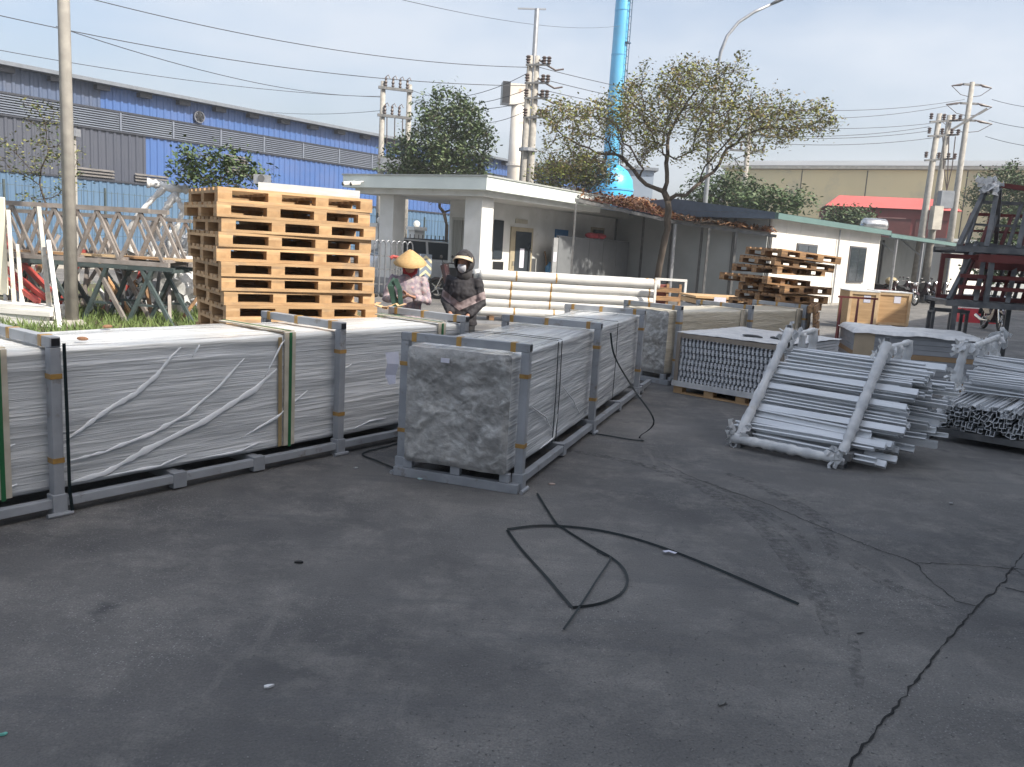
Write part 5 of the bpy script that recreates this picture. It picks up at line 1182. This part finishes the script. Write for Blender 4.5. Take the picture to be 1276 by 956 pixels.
for i, (a, b) in enumerate((((-10,322,13.0),(58,372,12.5)),((-10,336,12.9),(48,376,12.4)),((30,330,13.1),(62,362,12.8)))):
    o = MB().bar(D(*a), D(*b), .07).build('red_bar', red_paint); tag(o, 'dull red steel bar slanting behind the white posts', 'bar', 'red bars by the white posts')
ps = G(-40, 403); 
for row in range(5):
    for c in range(7):
        o = MB().box(0,1.35,-.035,.035,-.03,.03).build('white_tube', (white_paint, galv, rusty_grey)[(row*3+c*2) % 3 if row < 2 else 0]); tag(o, 'square tube lying in the low stack at the foot of the concrete pole', 'tube', 'square tubes in the low stack')
        q = D(-45, 402, 12.1); o.location = (q.x + rg.uniform(-.08,.08), q.y + c*.08, .035 + .065*row); o.rotation_euler.z = tyaw + rg.gauss(-.02,.02)
# foam-wrapped forked frame and heaped film behind the pallets
ff = thing('foam_wrapped_frame', 'forked steel frame wrapped in white foam beside the tall pallet stack', 'frame')
dd = 14.6
for pts, r_ in (([(183,228),(200,230),(216,235),(234,236)],.075),([(206,233),(190,248),(172,268),(160,288)],.05),([(220,240),(208,258),(196,280),(190,300)],.065),([(219,243),(228,262),(222,280),(212,300)],.045),([(190,300),(200,345),(205,395)],.05),([(212,300),(222,345),(225,398)],.05),([(160,288),(168,340),(172,396)],.045)):
    q = [D(x, y, dd + rg.gauss(0,.05)) for x, y in pts]; 
    if pts[-1][1] > 390: q[-1].z = .03
    pp = []
    for a, b in zip(q[:-1], q[1:]): pp += [a.lerp(b,k/6) for k in range(6)]
    pp.append(q[-1]); MB().tube(pp, [r_*rg.uniform(.75,1.25) for _ in pp], 9).build('wrapped_limb', film_wht, ff, smooth=True)
hm = MB()
for k in range(26):
    p = D(rg.uniform(168,236), rg.uniform(300,385), rg.uniform(14.2,15.6)); shreds(hm, (p.x,p.y,max(.2,p.z)), .30, 6, rg)
tag(hm.build('crumpled_film_heap', film_wht, smooth=False), 'heap of crumpled white film behind the trestles near the pallets', 'film heap', kind='stuff')
# white beam / container roof seen over the pallets
va, vb = D(322, 232, 13.4), D(448, 243, 13.8)
wbm = thing('white_beam', 'long white-wrapped beam lying on stands behind the tall pallet stack', 'beam')
MB().bar(va, vb, .16, .12).build('beam', white_wrap, wbm); MB().bar(va - Vector((0,0,.085)), vb - Vector((0,0,.085)), .18, .03).build('under_plate', dark_steel, wbm)
for f in (.2,.85):
    p = va.lerp(vb, f); MB().bar((p.x,p.y,.02),(p.x,p.y,p.z-.105),.08).build('stand', galv, wbm)
ac = D(328, 222, 14.2); acu = thing('outdoor_ac_unit', 'small white air-conditioner box on a post behind the pallets', 'air conditioner', (ac.x, ac.y, 0))
MB().box(-.13,.10,-.1,.1,ac.z-.10,ac.z+.05).build('housing', galv, acu); o = MB().lathe([(.055,0),(.055,.015)],14).build('grille', dark_steel, acu); o.location = (.0,-.101,ac.z-.01); o.rotation_euler = (R(90),0,0)
MB().bar((0,0,0),(0,0,ac.z-.121),.06).build('post', galv, acu)

# ================================================================== sliding gate, car, fence pillars behind the people
gt0 = D(468, 378, 22.5); gt0.z = 0
sg = thing('folding_gate', 'stainless folding gate of arched bars beside the gatehouse column', 'gate', gt0, R(40))
for k in range(7):
    x = k*.17; pts = [(x-.09,0,.12),(x-.09,0,1.35)] + [(x - .09*math.cos(a), 0, 1.35 + .16*math.sin(a)) for a in (.5,1.05,1.57,2.1,2.6)] + [(x+.09,0,1.35),(x+.09,0,.12)]
    MB().tube(pts, .019, 6).build('arch', M('gate_steel', (.22,.23,.25), r=.4, m=.4), sg); MB().ball((x,0,.06), .06).build('caster', rubber, sg)
for z in (.35,.75,1.1): MB().bar((-.1,.03,z),(1.15,.03,z),.025).build('link', chrome, sg)
mo = MB().box(1.22,1.62,-.2,.2,.05,1.2).build('motor_box', M('grey_blue_box', (.2,.24,.3)), sg)
for k in range(4):
    MB().add([(1.23,-.205,.35+.2*k),(1.42,-.205,.5+.2*k),(1.42,-.205,.58+.2*k),(1.23,-.205,.43+.2*k)], [(0,1,2,3)]).build('chevron', M('chevron_cream', (.7,.62,.4)), mo); MB().add([(1.42,-.205,.5+.2*k),(1.61,-.205,.35+.2*k),(1.61,-.205,.43+.2*k),(1.42,-.205,.58+.2*k)], [(0,1,2,3)]).build('chevron', M('chevron_cream', (.7,.62,.4)), mo)
MB().tube([(.4,-.03,1.05),(.45,-.05,1.1),(.62,-.04,1.08)], .05, 6).build('red_bow', red_paint, sg)
for i, (px, d) in enumerate(((473,27),(518,30))):
    p = D(px, 310, d); t = thing('fence_pillar', ('white fence pillar with a cap nearest the tall pallet stack','white fence pillar with a cap seen between the gatehouse columns')[i], 'pillar', (p.x, p.y, 0), R(40), 'white fence pillars')
    MB().box(-.2,.2,-.2,.2,0,1.9).build('shaft', white_paint, t); MB().box(-.27,.27,-.27,.27,1.901,2.02).build('cap', white_paint, t); MB().ball((0,0,2.12),.12).build('finial', white_paint, t)
p = D(455, 330, 27.5); bf = thing('bar_fence', 'dark vertical bar fence behind the gate and the white car', 'fence', (p.x, p.y, 0), R(35))
for k in range(40): MB().bar((k*.16,0,.3),(k*.16,0,1.75),.025).build('bar', dark_steel, bf)
MB().bar((-.1,0,.35),(6.4,0,.35),.05).build('rail', dark_steel, bf); MB().bar((-.1,0,1.6),(6.4,0,1.6),.05).build('rail', dark_steel, bf); MB().box(-.1,6.4,-.1,.1,0,.28).build('kerb', concrete, bf)

def prism(mb, prof, y0, y1, inset=0.):           # side profile (x, z) extruded in y
    n = len(prof); mb.add([(x, y0, z) for x, z in prof] + [(x, y1, z) for x, z in prof], [tuple(range(n)), tuple(range(2*n-1, n-1, -1))] + [(i, i+n, (i+1)%n+n, (i+1)%n) for i in range(n)])
    return mb
cp_ = D(542, 330, 27.0); car = thing('parked_car', 'white car with dark windows parked beyond the gatehouse columns', 'car', (cp_.x-.2, cp_.y, 0), R(25))
car_w = M('car_white', (.8,.8,.8), (.77,.77,.77), r=.22, spec=.6)
prism(MB(), [(-2.05,.35),(2.05,.35),(2.1,.75),(1.95,.92),(.95,1.0),(-1.9,1.02),(-2.1,.85)], -.85, .85).build('body', car_w, car, bevel=.06)
prism(MB(), [(1.05,.99),(.35,1.52),(-1.2,1.56),(-1.85,1.02)], -.74, .74).build('cabin', glass_d, car, bevel=.04)
prism(MB(), [(.45,1.50),(.3,1.56),(-1.2,1.605),(-1.35,1.54)], -.735, .735).build('roof', car_w, car, bevel=.03)
for s in (-1,1):
    for a, b in (((1.05,.99),(.38,1.52)),((-.3,1.0),(-.35,1.55)),((-1.85,1.02),(-1.25,1.56))): MB().bar((a[0],s*.75,a[1]),(b[0],s*.735,b[1]),.07,.04,(0,1,0)).build('pillar', car_w, car)
    MB().box(1.9,2.09,s*.62-.17,s*.62+.17,.68,.84).build('headlight', chrome, car); MB().ball((.75,s*.95,1.02),.12,.08,.08).build('wing_mirror', car_w, car)
    for x in (-1.3,1.3):
        wv = MB().lathe([(.20,-.1),(.31,-.1),(.33,-.06),(.33,.06),(.31,.1),(.20,.1)], 22).build('wheel', rubber, car, smooth=True); wv.rotation_euler = (R(90),0,0); wv.location = (x, s*.76, .33)
        MB().lathe([(.02,-.09),(.2,-.085),(.2,.085),(.02,.09)], 16).build('rim', chrome, wv)

# ================================================================== motorbikes
def make_bike(label, body):
    t = thing('motorbike', label, 'motorbike', (0,0,0), 0, 'parked motorbikes')
    for x in (-.62,.62):
        q = MB(); n, m = 22, 8
        for i in range(n):
            a = 6.28319*i/n
            for j in range(m):
                b = 6.28319*j/m; rr_ = .25 + .045*math.cos(b); q.v.append((x + rr_*math.cos(a), .045*math.sin(b), .295 + rr_*math.sin(a)))
        q.f = [(i*m+j, ((i+1)%n)*m+j, ((i+1)%n)*m+(j+1)%m, i*m+(j+1)%m) for i in range(n) for j in range(m)]
        wv = q.build('wheel', rubber, t, smooth=True); s_ = MB()
        for k in range(5): s_.bar((x,0,.295),(x+.22*math.cos(k*1.2566),0,.295+.22*math.sin(k*1.2566)),.03,.03,(0,1,0))
        s_.tube([(x,-.07,.295),(x,.07,.295)], .05, 8); s_.build('rim', chrome, wv)
    MB().tube([(-.62,.06,.295),(-.44,.05,.66),(-.36,.03,.95)], .024, 8).build('fork', chrome, t); MB().tube([(-.62,-.06,.295),(-.44,-.05,.66),(-.36,-.03,.95)], .024, 8).build('fork', chrome, t)
    prism(MB(), [(-.86,.50),(-.70,.60),(-.48,.58),(-.40,.50),(-.60,.555)], -.06, .06).build('front_mudguard', body, t)
    prism(MB(), [(-.50,.93),(-.36,1.0),(-.30,.72),(-.12,.45),(.15,.38),(.2,.28),(-.2,.26),(-.34,.40)], -.13, .13).build('leg_shield', body, t, bevel=.03)
    prism(MB(), [(-.05,.44),(.12,.66),(.3,.72),(.85,.80),(.92,.70),(.62,.55),(.35,.42)], -.11, .11).build('rear_fairing', body, t, bevel=.03)
    prism(MB(), [(.0,.66),(.15,.745),(.45,.76),(.82,.84),(.80,.79),(.3,.68)], -.13, .13).build('seat', rubber, t, bevel=.03)
    MB().box(-.1,.25,-.12,.12,.22,.42).build('engine', dark_steel, t, bevel=.03); MB().tube([(.0,.13,.27),(.4,.17,.26),(.85,.18,.36)], [.025,.04,.055], 8).build('exhaust', chrome, t)
    MB().tube([(-.30,.36,.98),(-.36,.2,1.0),(-.37,0,.98),(-.36,-.2,1.0),(-.30,-.36,.98)], .018, 6).build('handlebar', black_paint, t)
    MB().ball((-.44,0,.92), .10, .12, .09).build('headlight', chrome, t)
    for s in (-1,1):
        mr_ = MB().tube([(-.34,s*.24,1.0),(-.36,s*.30,1.15)], .008, 5).build('mirror_stem', black_paint, t); MB().ball((-.36,s*.32,1.17), .02, .07, .045).build('mirror', black_paint, mr_)
    prism(MB(), [(.85,.66),(1.0,.52),(1.02,.40),(.95,.52),(.8,.62)], -.07, .07).build('rear_mudguard', rubber, t); MB().box(.92,.97,-.06,.06,.68,.76).build('tail_light', red_paint, t)
    MB().bar((.1,.12,.25),(.2,.28,.0),.02).build('side_stand', galv, t)
    return t
bk0 = make_bike('dark motorbike parked just behind the two workers', M('bike_dark', (.035,.03,.035), (.06,.02,.02), sc=2, r=.25)); q = D(569, 371, 23); bk0.location = (q.x, q.y, .0); bk0.rotation_euler.z = R(-24)
def hutp(px, y): 
    x = along(px, K + hn*y, hd3, .6, 0, 30); return K + hd3*x + hn*y
labs = ['dark motorbike under the shed with a pale bag on its seat', 'black motorbike parked against the shed rail by the first post', 'silver-and-black motorbike between the two shed posts', 'black motorbike at the outer end of the shed row']
spots = [(1106,.9,120),(1122,.7,115),(1146,-.1,118),(1157,.7,112),(1170,.2,110),(1132,-.8,95)]
for i, (px, y, a) in enumerate(spots):
    dup(bk0, hutp(px, y), R(a), ['dark motorbike under the shed carrying a pale bag','black motorbike beside the first shed post, away from the bag','black motorbike between the middle and outer shed posts, in front','black motorbike between the middle and outer shed posts, behind','black motorbike just outside the outer shed post','motorbike standing out in front of the shed by the plywood boxes'][i])
o = MB().ball((0,0,.15), .32, .25, .2).build('pale_bag', M('bag_cream', (.5,.42,.25))); tag(o, 'pale cream bag on the seat of a motorbike under the shed', 'bag'); q = hutp(1110, .8); o.location = (q.x, q.y, .80)
q = D(1240, 380, 24); dup(bk0, (q.x, q.y, 0), R(80), 'motorbike seen through the bars of the lower dark rack')

# ================================================================== two workers
def loft(mb, pts, rad, n=14, up=(0,1,0)): return mb.sweep(pts, [(math.cos(6.28319*k/n), math.sin(6.28319*k/n)) for k in range(n)], up, rad)
def remesh(o, vs, sm=2):
    m_ = o.modifiers.new('remesh', 'REMESH'); m_.mode = 'VOXEL'; m_.voxel_size = vs; m_.use_smooth_shade = True
    s = o.modifiers.new('smooth', 'SMOOTH'); s.iterations = sm; s.factor = .5
def hand(mb, wpos, d, nrm, s=1):          # palm, four fingers and a thumb
    d = Vector(d).normalized(); nrm = Vector(nrm).normalized(); sd = d.cross(nrm).normalized(); w = Vector(wpos)
    loft(mb, [w - d*.02, w + d*.035, w + d*.085], [(.024,.018),(.038,.016),(.040,.014)], 10, nrm)
    for k, L in enumerate((.068,.076,.070,.055)):
        b = w + d*.08 + sd*(.028 - .019*k); loft(mb, [b - d*.02, b + d*L*.45 + nrm*.006, b + d*L*.75 + nrm*.024, b + d*L*.85 + nrm*.040], [.0095,.009,.0085,.007], 7, nrm)
    b = w + d*.03 + sd*.03*s; loft(mb, [b - sd*.01*s, b + d*.025 + sd*.025*s, b + d*.055 + sd*.026*s + nrm*.02], [.012,.010,.008], 7, nrm)
skin = M('skin', (.40,.22,.15), (.36,.19,.13), sc=8, r=.55)
def person(label, loc_, yaw, sc_, pose, cols):
    t = thing('person', label, 'person', loc_, yaw); t.scale = (sc_,)*3
    P_ = pose; b = MB()
    hd_ = Vector(P_['head']); fw_ = Vector((0, -math.cos(P_['nod']), -math.sin(P_['nod']))); upv = Vector((0, -math.sin(P_['nod']), math.cos(P_['nod'])))
    loft(b, [(0,.0,1.22), (0,-.005,1.34), hd_ - upv*.09], [(.07,.06),(.052,.054),(.055,.06)], 12)
    loft(b, [hd_ - upv*.125 + fw_*.03, hd_ - upv*.09 + fw_*.02, hd_ - upv*.03 + fw_*.01, hd_ + upv*.04, hd_ + upv*.09, hd_ + upv*.115], [(.030,.030),(.055,.065),(.072,.085),(.076,.092),(.060,.074),(.025,.03)], 16)
    loft(b, [hd_ + fw_*.085 + upv*.015, hd_ + fw_*.115 - upv*.025, hd_ + fw_*.085 - upv*.035], [.009,.015,.010], 8)          # nose
    loft(b, [hd_ + fw_*.078 - upv*.068 - Vector((.022,0,0)), hd_ + fw_*.088 - upv*.066, hd_ + fw_*.078 - upv*.068 + Vector((.022,0,0))], [.005,.009,.005], 8)      # lips
    for s in (-1,1): b.ball(hd_ + Vector((s*.078,0,0)) - upv*.005, .014, .024, .034, 8, 6)                                          # ears
    loft(b, [(0,0,.82),(0,0,.95),(0,-.01,1.12),(0,0,1.26)], [(.14,.095),(.125,.085),(.15,.095),(.10,.07)], 14)
    for s in (-1,1):
        k = 'r' if s < 0 else 'l'; sh_, el, wr, hdv, nr = P_[k]
        loft(b, [sh_, el, wr], [.045,.036,.026], 10); hand(b, wr, hdv, nr, s)
        hip, kn, an = Vector((s*.085,0,.84)), Vector((s*.10,-.03,.45)), Vector((s*.11,.02,.07))
        loft(b, [hip, kn, an], [.075,.052,.036], 10); loft(b, [an + Vector((0,.04,-.03)), an + Vector((0,-.06,-.045)), an + Vector((0,-.15,-.052))], [(.036,.030),(.040,.022),(.034,.014)], 10, (0,0,1))
    bo = b.build('body', skin, t); remesh(bo, .009)
    # trousers, shoes
    q = MB(); loft(q, [(0,0,.76),(0,0,.84),(0,0,.93)], [(.15,.11),(.165,.12),(.15,.11)], 14)
    for s in (-1,1): loft(q, [(s*.085,0,.84),(s*.10,-.03,.45),(s*.11,.02,.10)], [.092,.072,.062], 12)
    remesh(q.build('trousers', cols['trousers'], t), .014)
    for s in (-1,1):
        q = MB(); loft(q, [(s*.11,.07,.035),(s*.11,0,.045),(s*.11,-.10,.035),(s*.11,-.15,.030)], [(.040,.033),(.045,.044),(.046,.034),(.030,.026)], 12, (0,0,1)); q.build('shoe', rubber, t, smooth=True)
    # jacket
    q = MB(); loft(q, [(0,.0,.70),(0,0,.80),(0,0,.95),(0,-.015,1.10),(0,-.005,1.22),(0,0,1.295)], [(.19,.14),(.185,.135),(.165,.12),(.19,.13),(.17,.11),(.075,.07)], 18)
    for s in (-1,1):
        sh_, el, wr, _, _ = P_['r' if s < 0 else 'l']; sh_, el, wr = Vector(sh_), Vector(el), Vector(wr)
        loft(q, [Vector((s*.08,0,1.20)), sh_, sh_.lerp(el,.5), el, el.lerp(wr,.5), wr.lerp(el,.06)], [.075,.076,.070,.062,.056,.044], 12)
    jo = q.build('jacket', cols['jacket'], t); remesh(jo, .012, 3)
    tx_ = bpy.data.textures.new('cloth_folds', 'CLOUDS'); tx_.noise_scale = .075; dm = jo.modifiers.new('folds', 'DISPLACE'); dm.texture = tx_; dm.strength = .035; dm.mid_level = .5
    for s in (-1,1):
        e_ = MB().ball(hd_ + fw_*.078 + upv*.008 + Vector((s*.030,0,0)), .012, .008, .007, 8, 6).build('eye', black_paint, t)
    return t, hd_, fw_, upv
def floral():
    return M('floral_shirt', (.36,.31,.32), (.24,.20,.24), sc=16, r=.85, contrast=(.45,.55), c3=(.50,.28,.29), sc3=24, con3=(.58,.63))
pose1 = dict(head=(0.015,-.045,1.435), nod=.45, l=((.165,0,1.235),(.235,-.07,.99),(.085,-.27,1.045),(-.7,-.35,.25),(0,0,1)), r=((-.165,0,1.235),(-.25,-.05,1.0),(-.09,-.28,1.02),(.6,-.4,.2),(0,0,1)))
q = G(509, 400); d1 = 9.4; w1 = D(509, 350, d1)
pz, hd1, fw1, up1 = person('person in a conical straw hat and pale floral shirt bending over their work', (w1.x, w1.y, 0), R(4), .93, pose1, dict(trousers=M('dark_trousers', (.05,.045,.05)), jacket=floral()))
straw = M('straw_hat', (.54,.36,.17), (.44,.28,.12), sc=30, st=(1,1,4), r=.75)
hb_ = hd1 + up1*.055; hat = MB(); n = 36; rr_ = []
for (r_, h_) in ((.195,-.055),(.197,-.05),(.15,.005),(.09,.055),(.04,.095),(.004,.118),(.035,.09),(.085,.048),(.145,-.003),(.198,-.052)):
    rr_.append([(r_*math.cos(6.28319*k/n), r_*math.sin(6.28319*k/n), h_) for k in range(n)])
rotm = Matrix.Rotation(.30, 3, 'X')
hat.add([Vector(rotm @ Vector(p)) + hb_ for ring in rr_ for p in ring], [(i*n+j, i*n+(j+1)%n, ((i+1)%len(rr_))*n+(j+1)%n, ((i+1)%len(rr_))*n+j) for i in range(len(rr_)) for j in range(n)]); hat.build('conical_hat', straw, pz, smooth=True)
sc1 = MB(); loft(sc1, [hd1 - up1*.02 + Vector((-.075,.02,0)), hd1 - up1*.12 + Vector((-.055,-.03,0)), hd1 - up1*.155 + Vector((0,-.06,0)), hd1 - up1*.12 + Vector((.055,-.03,0)), hd1 - up1*.02 + Vector((.075,.02,0))], [.028,.035,.038,.035,.028], 10)
loft(sc1, [hd1 - up1*.15 + Vector((0,-.06,0)), hd1 - up1*.22 + Vector((.015,-.10,0)), hd1 - up1*.27 + Vector((.02,-.11,0))], [.03,.04,.02], 10); sco = sc1.build('scarf', M('red_scarf', (.42,.035,.04), (.3,.02,.03), sc=20), pz); remesh(sco, .009)
hr = MB(); hr.ball(hd1 + up1*.03 + Vector((0,.02,0)), .085, .095, .085, 14, 9); hr.build('hair', black_paint, pz, smooth=True)
# the green strap roll the worker is handling
o = MB(); base = Vector((w1.x-.05, w1.y-.27, 0))
o.ribbon([base + Vector(v) for v in ((-.05,-.02,1.16),(-.10,-.04,1.08),(-.06,-.03,.95),(-.02,-.03,.80),(-.06,-.02,.68))], .07, .02, (0,1,0)); o.ribbon([base + Vector(v) for v in ((-.05,-.05,1.16),(0.0,-.06,1.06),(.02,-.05,.9),(-.03,-.05,.70))], .05, .015, (0,1,0))
o = o.build('strap_roll', M('green_cloth_strap', (.035,.08,.06), (.06,.12,.10), sc=9, r=.5)); tag(o, 'dark green strap held in both hands by the worker in the conical hat', 'strap')
pose2 = dict(head=(0,-.02,1.465), nod=.12, l=((.175,0,1.25),(.235,.02,.98),(.12,-.17,.83),(-.6,-.6,-.3),(0,0,1)), r=((-.175,0,1.25),(-.235,.02,.99),(-.10,-.18,.84),(.6,-.6,-.3),(0,0,1)))
def chevron_jacket():
    m_ = M('dark_jacket', (.035,.033,.038), (.022,.02,.024), sc=5, r=.8); n, l = m_.node_tree.nodes, m_.node_tree.links; b = n['Principled BSDF']
    src = b.inputs['Base Color'].links[0].from_socket; tc = n.new('ShaderNodeTexCoord'); sx = n.new('ShaderNodeSeparateXYZ'); l.new(tc.outputs['Object'], sx.inputs[0])
    ab = n.new('ShaderNodeMath'); ab.operation = 'ABSOLUTE'; l.new(sx.outputs['X'], ab.inputs[0])
    ma = n.new('ShaderNodeMath'); ma.operation = 'MULTIPLY_ADD'; ma.inputs[1].default_value = -.55; l.new(ab.outputs[0], ma.inputs[0]); l.new(sx.outputs['Z'], ma.inputs[2])
    a = n.new('ShaderNodeMath'); a.operation = 'GREATER_THAN'; a.inputs[1].default_value = .885; l.new(ma.outputs[0], a.inputs[0])
    c = n.new('ShaderNodeMath'); c.operation = 'LESS_THAN'; c.inputs[1].default_value = .985; l.new(ma.outputs[0], c.inputs[0])
    mu = n.new('ShaderNodeMath'); mu.operation = 'MULTIPLY'; l.new(a.outputs[0], mu.inputs[0]); l.new(c.outputs[0], mu.inputs[1])
    mx = n.new('ShaderNodeMix'); mx.data_type = 'RGBA'; mx.inputs['B'].default_value = (.27,.215,.22,1); l.new(mu.outputs[0], mx.inputs['Factor']); l.new(src, mx.inputs['A']); l.new(mx.outputs['Result'], b.inputs['Base Color'])
    return m_
w2 = D(578, 355, 9.7)
pz2, hd2, fw2, up2 = person('person in a dark hooded jacket with mauve chevron, pale cap and white mask', (w2.x, w2.y, 0), R(-14), .93, pose2, dict(trousers=M('black_trousers', (.02,.02,.022)), jacket=chevron_jacket()))
hk = M('hood_cloth', (.045,.042,.046), (.03,.028,.03), sc=7, r=.85)
hq = MB(); n = 22; rings = []
for (y, r_, zc) in ((-.075,.098,.005),(-.06,.112,.01),(.0,.122,.015),(.06,.112,.01),(.105,.075,.0),(.125,.02,-.01)):
    rings.append([hd2 + Vector((r_*math.cos(6.28319*k/n)*.92, y, zc + r_*1.15*math.sin(6.28319*k/n))) for k in range(n)])
hq.add([p for r_ in rings for p in r_], [(i*n+j, i*n+(j+1)%n, (i+1)*n+(j+1)%n, (i+1)*n+j) for i in range(len(rings)-1) for j in range(n)])
ho_ = hq.build('hood', hk, pz2, smooth=True); sm_ = ho_.modifiers.new('thick', 'SOLIDIFY'); sm_.thickness = .012
nk = MB(); loft(nk, [(0,0,1.24),(0,0,1.32),(0,.01,1.38)], [(.10,.09),(.095,.095),(.10,.10)], 16); nk.build('collar', hk, pz2, smooth=True)
mk = MB(); loft(mk, [hd2 + fw2*.062 - up2*.115, hd2 + fw2*.088 - up2*.085, hd2 + fw2*.105 - up2*.04, hd2 + fw2*.098 - up2*.005], [(.022,.015),(.046,.028),(.056,.028),(.050,.014)], 14); mk.build('face_mask', M('mask_white', (.55,.56,.60)), pz2, smooth=True)
cpq = MB(); m_ = 18
for (r_, z_) in ((.122,.045),(.120,.07),(.10,.115),(.06,.145),(.01,.155)): cpq.v += [tuple(hd2 + Vector((r_*math.cos(6.28319*k/m_)*.9, r_*math.sin(6.28319*k/m_), z_))) for k in range(m_)]
cpq.f = [(i*m_+j, i*m_+(j+1)%m_, (i+1)*m_+(j+1)%m_, (i+1)*m_+j) for i in range(4) for j in range(m_)]
cpo = cpq.build('cap', hk, pz2, smooth=True)
vz = MB(); 
for i in range(9):
    a = math.pi*(1.08 + .84*i/8); vz.v += [tuple(hd2 + Vector((.115*math.cos(a), .10*math.sin(a), .072 + .02*math.sin(math.pi*i/8)))), tuple(hd2 + Vector((.135*math.cos(a), .205*math.sin(a), .012 + .05*math.sin(math.pi*i/8))))]
vz.f = [(2*i, 2*i+1, 2*i+3, 2*i+2) for i in range(8)]
vo_ = vz.build('visor', M('visor_cream', (.62,.50,.34)), pz2, smooth=True); s_ = vo_.modifiers.new('thick', 'SOLIDIFY'); s_.thickness = .006

# ================================================================== straps and litter on the ground
def ground_strap(label, pxs, w, tilt=0., z=.006, start3=None):
    pts = list(start3 or [])
    q = [G(x, y) for x, y in pxs]
    pts += [Vector((p.x, p.y, z)) for p in q]
    out = []
    for i in range(len(pts)-1):            # Catmull-Rom
        p0_, p1_, p2_, p3_ = pts[max(i-1,0)], pts[i], pts[i+1], pts[min(i+2,len(pts)-1)]
        for k in range(6):
            t = k/6; out.append(.5*((2*p1_) + (p2_-p0_)*t + (2*p0_-5*p1_+4*p2_-p3_)*t*t + (3*p1_-p0_-3*p2_+p3_)*t**3))
    out.append(pts[-1])
    o = MB().ribbon(out, w, .0015, (0, -math.sin(tilt), math.cos(tilt))).build('strapping_band', strap_k); return tag(o, label, 'strap', 'cut strapping bands on the asphalt')
Z6 = lambda x, y: (600 + x/3.038, 590 + y/3.038)
ground_strap('long black strapping band looped on the open asphalt, its white tag midway', [Z6(*p) for p in ((210,80),(275,185),(310,215),(420,285),(490,325),(535,365),(552,410),(535,455),(490,485),(430,505),(345,516))], .013, .9, .010)
ground_strap('straight shiny kinked stretch of the band loop on the open asphalt', [Z6(*p) for p in ((343,514),(290,452),(240,392),(150,292),(97,219))], .015, .3, .008)
ground_strap('long curved tail of the black band running across the open asphalt', [Z6(*p) for p in ((97,219),(200,206),(300,207),(420,219),(550,246),(690,290),(850,352),(1000,416),(1200,503))], .015, .8, .011)
ground_strap('short thin black band crossing the loop on the open asphalt', [Z6(*p) for p in ((435,303),(462,316),(488,330),(440,405),(380,500),(310,600))], .009, .6, .012)
hp_ = Vector((RO[0], RO[1], 0)) + d_*(rh[1]+.02)
ground_strap('black strapping band hanging off a crate hoop down to the asphalt', [(480+x/3.753, 380+y/3.753) for x, y in ((1190,622),(1205,640),(1140,635),(1040,618),(945,604))], .016, .5, .012,
    [hp_ + Vector((.03,-.02,.90)) - n_*.05, hp_ + Vector((.05,-.05,.70)) - n_*.08, hp_ + Vector((.12,-.12,.45)) - n_*.18, hp_ + Vector((.22,-.30,.22)) - n_*.25])
ground_strap('black band folded in a vee between the two long crates', [(320+x/3.984, 370+y/3.984) for x, y in ((720,728),(640,750),(525,784),(600,822),(720,872))], .014, .5, .01)
o = MB().sweep([Vector((p.x,p.y,.016)) for p in (G(827,691), G(833,690), G(842,693))], [(-.012,-.001),(.012,-.001),(.012,.001),(-.012,.001)]).build('white_tag', paper); tag(o, 'white paper tag stuck on the curved tail of the black band', 'tag')
rg = random.Random(2)
for i, (px, py, s, c, lab) in enumerate(((687,604,.03,(.55,.42,.36),'scrap of pinkish paper on the asphalt beside the crumpled-end crate'),(372,702,.03,(.02,.02,.02),'small black offcut on the asphalt below the left crate'),(335,857,.02,(.8,.8,.8),'tiny white chip on the open asphalt'),(443,584,.018,(.6,.6,.6),'white chip between the two long crates'),(4,917,.015,(.2,.6,.5),'tiny turquoise chip at the yard edge'),(523,597,.05,(.45,.6,.62),'clear film scrap under the crumpled-end crate'),(1072,789,.03,(.16,.157,.15),'pale scuffed flake by the long crack'),(900,878,.03,(.16,.157,.15),'flat pale flake on the asphalt far from the straps'),(1185,628,.035,(.3,.3,.3),'pale flake on the asphalt in front of the end-on rack'))):
    p = G(px, py); q = MB(); n = 7; ang = [6.28*k/n for k in range(n)]
    v = [(s*rg.uniform(.5,1)*math.cos(a), s*.5*rg.uniform(.5,1)*math.sin(a), .004 + rg.random()*.006) for a in ang]
    q.add(v + [(x, y, .0005) for x, y, _ in v], [tuple(range(n)), tuple(range(2*n-1,n-1,-1))] + [(k, k+n, (k+1)%n+n, (k+1)%n) for k in range(n)])
    o = q.build('litter_scrap', M('litter%d' % i, c, r=.7)); tag(o, lab, 'litter'); o.location = (p.x, p.y, .002); o.rotation_euler.z = rg.uniform(0,3)
gr = MB(); rg = random.Random(31)
for _ in range(2600):
    px, py = rg.gauss(900,330), rg.uniform(620,956); p = G(px, py); s = rg.uniform(.0015,.0042); gr.ball((p.x, p.y, s*.5), s, s*rg.uniform(.6,1), s*.6, 5, 3)
tag(gr.build('loose_grit', M('grit', (.26,.255,.25), (.13,.13,.13), sc=40, contrast=(.45,.55), r=.9)), 'fine pale grit scattered over the asphalt', 'grit', kind='stuff')

# ================================================================== thin haze over the whole yard
hz = MB().box(-325, 325, -225, 425, -1.0, 46).build('haze', None)
hm_ = bpy.data.materials.new('haze'); hm_.use_nodes = True; hn_ = hm_.node_tree.nodes; hn_.remove(hn_['Principled BSDF'])
pv = hn_.new('ShaderNodeVolumePrincipled'); pv.inputs['Color'].default_value = (.93,.965,1.0,1); pv.inputs['Density'].default_value = .0012; pv.inputs['Anisotropy'].default_value = .2
hm_.node_tree.links.new(pv.outputs['Volume'], hn_['Material Output'].inputs['Volume'])
hz.data.materials.clear(); hz.data.materials.append(hm_); tag(hz, 'thin pale haze filling the air over the yard', 'haze', kind='stuff')
